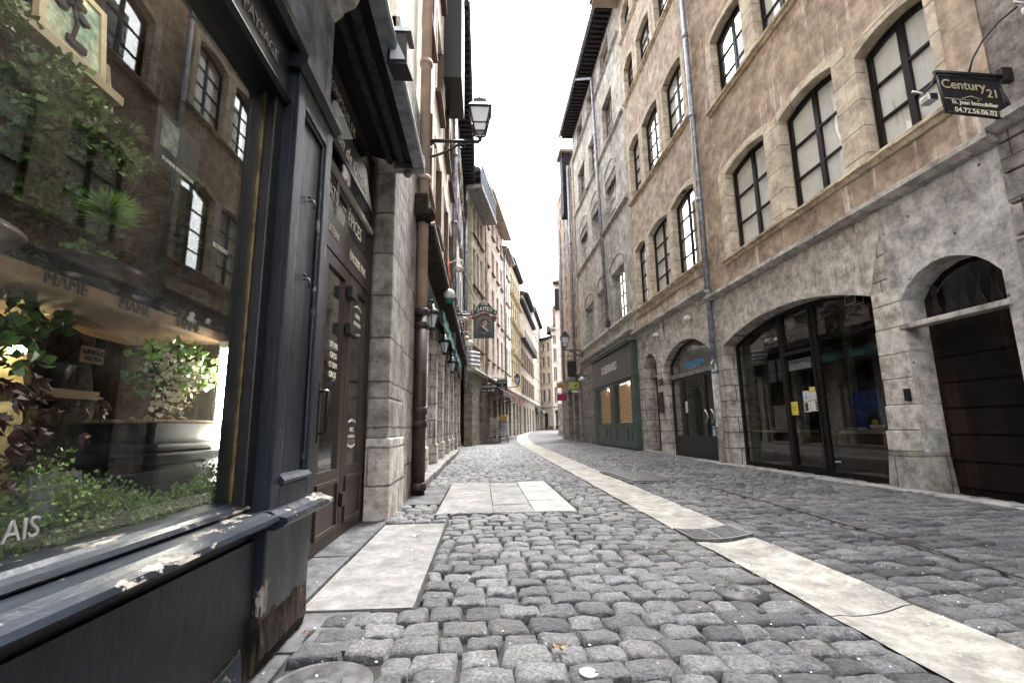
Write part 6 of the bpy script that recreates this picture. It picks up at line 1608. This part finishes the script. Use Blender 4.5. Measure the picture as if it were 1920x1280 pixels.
def slabs2(nm, mat, lst, z=.002):
    g = MB(FW)
    for (a, c, d, e) in lst:
        t_ = MB(FW); t_.box(a+.004, c-.004, d+.004, e-.004, -.06, z+R(-.003, .003), .006)
        for v in t_.bm.verts: v.co += Vector((R(-.003, .003), R(-.003, .003), R(-.002, .002)))
        g.join(t_.bm)
    o = g.build(nm, mat); prop(o, kind='structure'); return o
slabs2('door_paving', 'slab', [(-.83, -.315, 2.38, 3.12), (-.83, -.315, 3.12, 4.36)])
slabs2('threshold', 'slab_dark', [(-1.12, -.835, 2.2, 3.3), (-1.12, -.835, 3.3, 4.48)], .012)
lst = []; rnd = random.Random(9)
for (a, c) in ((-.45, .10), (.10, .50)):
    yy = 4.84
    while yy < 7.2:
        y1 = min(7.4, yy+rnd.uniform(.45, .95)); lst.append((a, c, yy, y1)); yy = y1
slabs2('crossing_paving', 'slab', lst)
lst = []; yy = 4.84
while yy < 7.2:
    y1 = min(7.4, yy+rnd.uniform(.45, .95)); lst.append((.50, .92, yy, y1)); yy = y1
slabs2('pale_crossing_paving', 'slab_light', lst)
slabs2('side_paving', 'slab_dark', [(-1.0, -.46, 5.42, 5.9), (-1.0, -.46, 5.9, 6.3), (-1.0, -.46, 6.3, 7.0)])
slabs2('corner_pavement', 'slab_dark', [(-.80, -.46, .3, 1.50), (-.80, -.70, 1.50, 1.98), (-.80, -.50, 1.98, 2.37)], -.002)
lst = []; yy = 1.2
while yy < 10.2:
    y1 = yy+rnd.uniform(.7, 1.3); lst.append((4.86+R(-.05, .05), 5.16, yy, y1)); yy = y1
slabs2('house_edge_paving', 'slab_light', lst, .014)
lst = []; yy = 10.2
while yy < 15: y1 = yy+rnd.uniform(.7, 1.3); lst.append((5.0, 5.16, yy, y1)); yy = y1
slabs2('house_edge_paving', 'slab', lst, .014)
slabs2('hatch_surround', 'slab_dark', [(2.10, 2.78, 7.02, 8.83)])
x = Thing('utility_hatch', 'dark rectangular utility hatch cover beside the gutter band', 'hatch', FW, 2.44, 7.9, .01)
b = x.mb(); b.box(2.16, 2.72, 7.1, 8.75, -.01, .016, .004); b.build('hatch_cover', 'iron', x)
b = x.mb(); b.box(2.22, 2.26, 7.2, 7.25, .016, .022); b.box(2.62, 2.66, 8.6, 8.65, .016, .022); b.build('hatch_handle', 'steel', x)
x = Thing('manhole_cover', 'round iron manhole cover with a rectangular recess at the bottom left', 'manhole', FW, -.53, 1.66, .0)
b = x.mb(); b.lathe(-.51, 1.70, [(.165, -.03), (.165, .012), (.158, .016), (.150, .012), (.148, .013), (.02, .013)], 40); b.build('cover', 'iron', x)
b = x.mb(); b.box(-.57, -.45, 1.655, 1.735, .013, .019, .002); b.box(-.53, -.49, 1.68, 1.71, .019, .0215); b.build('key_plate', 'iron', x)
b = x.mb(); b.box(-.525, -.495, 1.685, 1.705, .0217, .0225); b.build('key_slot', 'room', x)
for k in range(12):
    pass
x = Thing('small_round_cover', 'small ridged round iron cover among the cobbles left of the gutter band', 'manhole', FW, 1.25, 2.43, 0)
b = x.mb(); b.lathe(1.25, 2.43, [(.125, -.03), (.12, .004), (.088, .006), (.086, .010), (.078, .010), (.076, .006), (.064, .006), (.062, .010), (.054, .010), (.052, .006), (.04, .006), (.038, .010), (.028, .010), (.026, .006), (.01, .006)], 24); b.build('cover', 'iron', x)
x = Thing('metal_road_stud', 'shiny round metal stud disc in the cobbles at the bottom centre', 'stud', FW, .35, 1.72, .01)
b = x.mb(); b.lathe(.345, 1.715, [(.034, .0), (.034, .013), (.031, .0145), (.011, .0155), (.009, .017), (.002, .0172)], 24, smooth=False); b.build('stud_disc', 'zinc', x)
# rusty seam along the right lane
g = MB(FW); pts = [(2.68, 1.6), (2.72, 2.44), (2.81, 3.2), (2.90, 4.9), (2.90, 6.0), (2.84, 7.0)]
for (a, c) in zip(pts, pts[1:]):
    n = 8
    for i in range(n):
        xa, ya = a[0]+(c[0]-a[0])*i/n, a[1]+(c[1]-a[1])*i/n; xb, yb = a[0]+(c[0]-a[0])*(i+1)/n, a[1]+(c[1]-a[1])*(i+1)/n
        g.face([(xa-.008-R(0, .012), ya, .0165), (xa+.008+R(0, .012), ya, .0165), (xb+.010, yb, .0165), (xb-.010, yb, .0165)])
o = g.build('dirt_seam', 'rot'); prop(o, kind='structure')
# step along the pub
x = Thing('stone_kerb_step', 'long worn stone step running along the foot of the pub front', 'step', FL, 10.5, -.85)
b = x.mb(); yy = 6.7
while yy < 15: y1 = yy+R(.9, 1.5); b.box(yy+.004, y1-.004, -1.05, -.76+R(-.015, .01), -.05, .12+R(-.006, .006), .02); yy = y1
b.build('step_stone', 'slab', x)
b = x.mb(); b.box(15.0, 22, -1.05, -.88, -.05, .06, .015); b.build('low_step', 'slab', x)
# scattered petals and leaves
g = MB(FW)
for i in range(1100):
    if i < 700: X_, Y_ = R(.9, 4.9), 1.4+abs(random.gauss(0, 2.2))
    elif i < 820: X_, Y_ = R(-1.0, .9), R(1.6, 5)
    else: X_, Y_ = R(2.0, 5.0), R(1.4, 9)
    s_ = R(.002, .0045); a = R(0, PI); z = R(.002, .014)
    if band(Y_)[0] < X_ < band(Y_)[1]: z = .006
    if blocked(X_, X_, Y_, Y_): z = .014
    q = [(X_+s_*math.cos(a+k*PI/2)*(1.4 if k % 2 else 1), Y_+s_*math.sin(a+k*PI/2)*(1.4 if k % 2 else 1), z+R(0, .003)) for k in range(4)]
    g.face(q)
o = g.build('fallen_petals', 'flake'); prop(o, 'white petal flakes scattered over the cobbles and in their joints', 'petals', None, 'stuff')
for (X_, Y_, sz, lab) in ((.27, 1.86, .03, 'dry tan leaf on the cobbles above the metal stud'), (1.08, 3.1, .03, 'dry leaf lying by the left edge of the gutter band'), (-.50, 3.85, .04, 'crumpled pale scrap on the paving by the brown door'), (-.70, 2.12, .02, 'small yellow leaf on the corner pavement')):
    x = Thing('dry_leaf', lab, 'leaf', FW, X_, Y_, .02, 'leaves on the street')
    b = x.mb(); zb = .03 if X_ > 0 else .014
    for k in range(5):
        a = k*2*PI/5+R(-.2, .2); leafmesh(b, b.P(X_, Y_, zb), 0, sz*R(.7, 1.1), Vector((math.cos(a), math.sin(a), .2)).normalized(), .3)
    b.build('leaf_body', 'dryleaf' if 'scrap' not in lab else 'paper', x)
# cables over the street
x = Thing('overhead_cable', 'thin cable hanging along the left upper facades', 'cable', FL, 16, -.6, 5)
x.mb().tube([(14.5, -.6, 5.6), (18, -.2, 5.4), (23, .6, 5.5), (28, 1.4, 5.9)], .012, 4).build('cable_line', 'black', x)

# ================================================================== CAMERA, SKY, LIGHT
cam = bpy.data.cameras.new('camera'); co = bpy.data.objects.new('camera', cam); COL.objects.link(co)
cam.sensor_width = 36; cam.lens = 16.875; cam.clip_start = .05; cam.clip_end = 1000
m = Matrix(((0.9981018113105987, 0.002900334593114874, -0.06151717091796393), (-0.060036048328813846, -0.1768334514412335, -0.9824080635624084), (-0.013727605747628888, 0.9842365155340606, -0.17632366355599802)))
co.matrix_world = Matrix.Translation((0, 0, .8)) @ m.to_4x4()
S.camera = co
w = bpy.data.worlds.new('World'); S.world = w; w.use_nodes = True
nt = w.node_tree; bg = nt.nodes['Background']
sky = nt.nodes.new('ShaderNodeTexSky'); sky.sky_type = 'NISHITA'; sky.sun_disc = False
EL, AZ = math.radians(62), math.radians(20)
sky.sun_elevation = EL; sky.sun_rotation = AZ; sky.dust_density = 4; sky.air_density = 1.0; sky.ozone_density = 1
hs = nt.nodes.new('ShaderNodeHueSaturation'); hs.inputs['Saturation'].default_value = .10
nt.links.new(sky.outputs[0], hs.inputs['Color']); nt.links.new(hs.outputs[0], bg.inputs[0]); bg.inputs[1].default_value = .15
sun = bpy.data.lights.new('sun', 'SUN'); so = bpy.data.objects.new('sun', sun); COL.objects.link(so)
sun.energy = 1.5; sun.angle = math.radians(14); sun.color = (1, .97, .93)
d = Vector((math.sin(AZ)*math.cos(EL), math.cos(AZ)*math.cos(EL), math.sin(EL)))
so.rotation_euler = d.to_track_quat('Z', 'Y').to_euler()
S.view_settings.view_transform = 'Standard'; S.view_settings.look = 'None'; S.view_settings.gamma = 1; S.view_settings.exposure = 2.75
S.render.engine = 'CYCLES'
S.cycles.max_bounces = 8; S.cycles.diffuse_bounces = 5; S.cycles.glossy_bounces = 4; S.cycles.transparent_max_bounces = 12; S.cycles.caustics_reflective = False; S.cycles.caustics_refractive = False
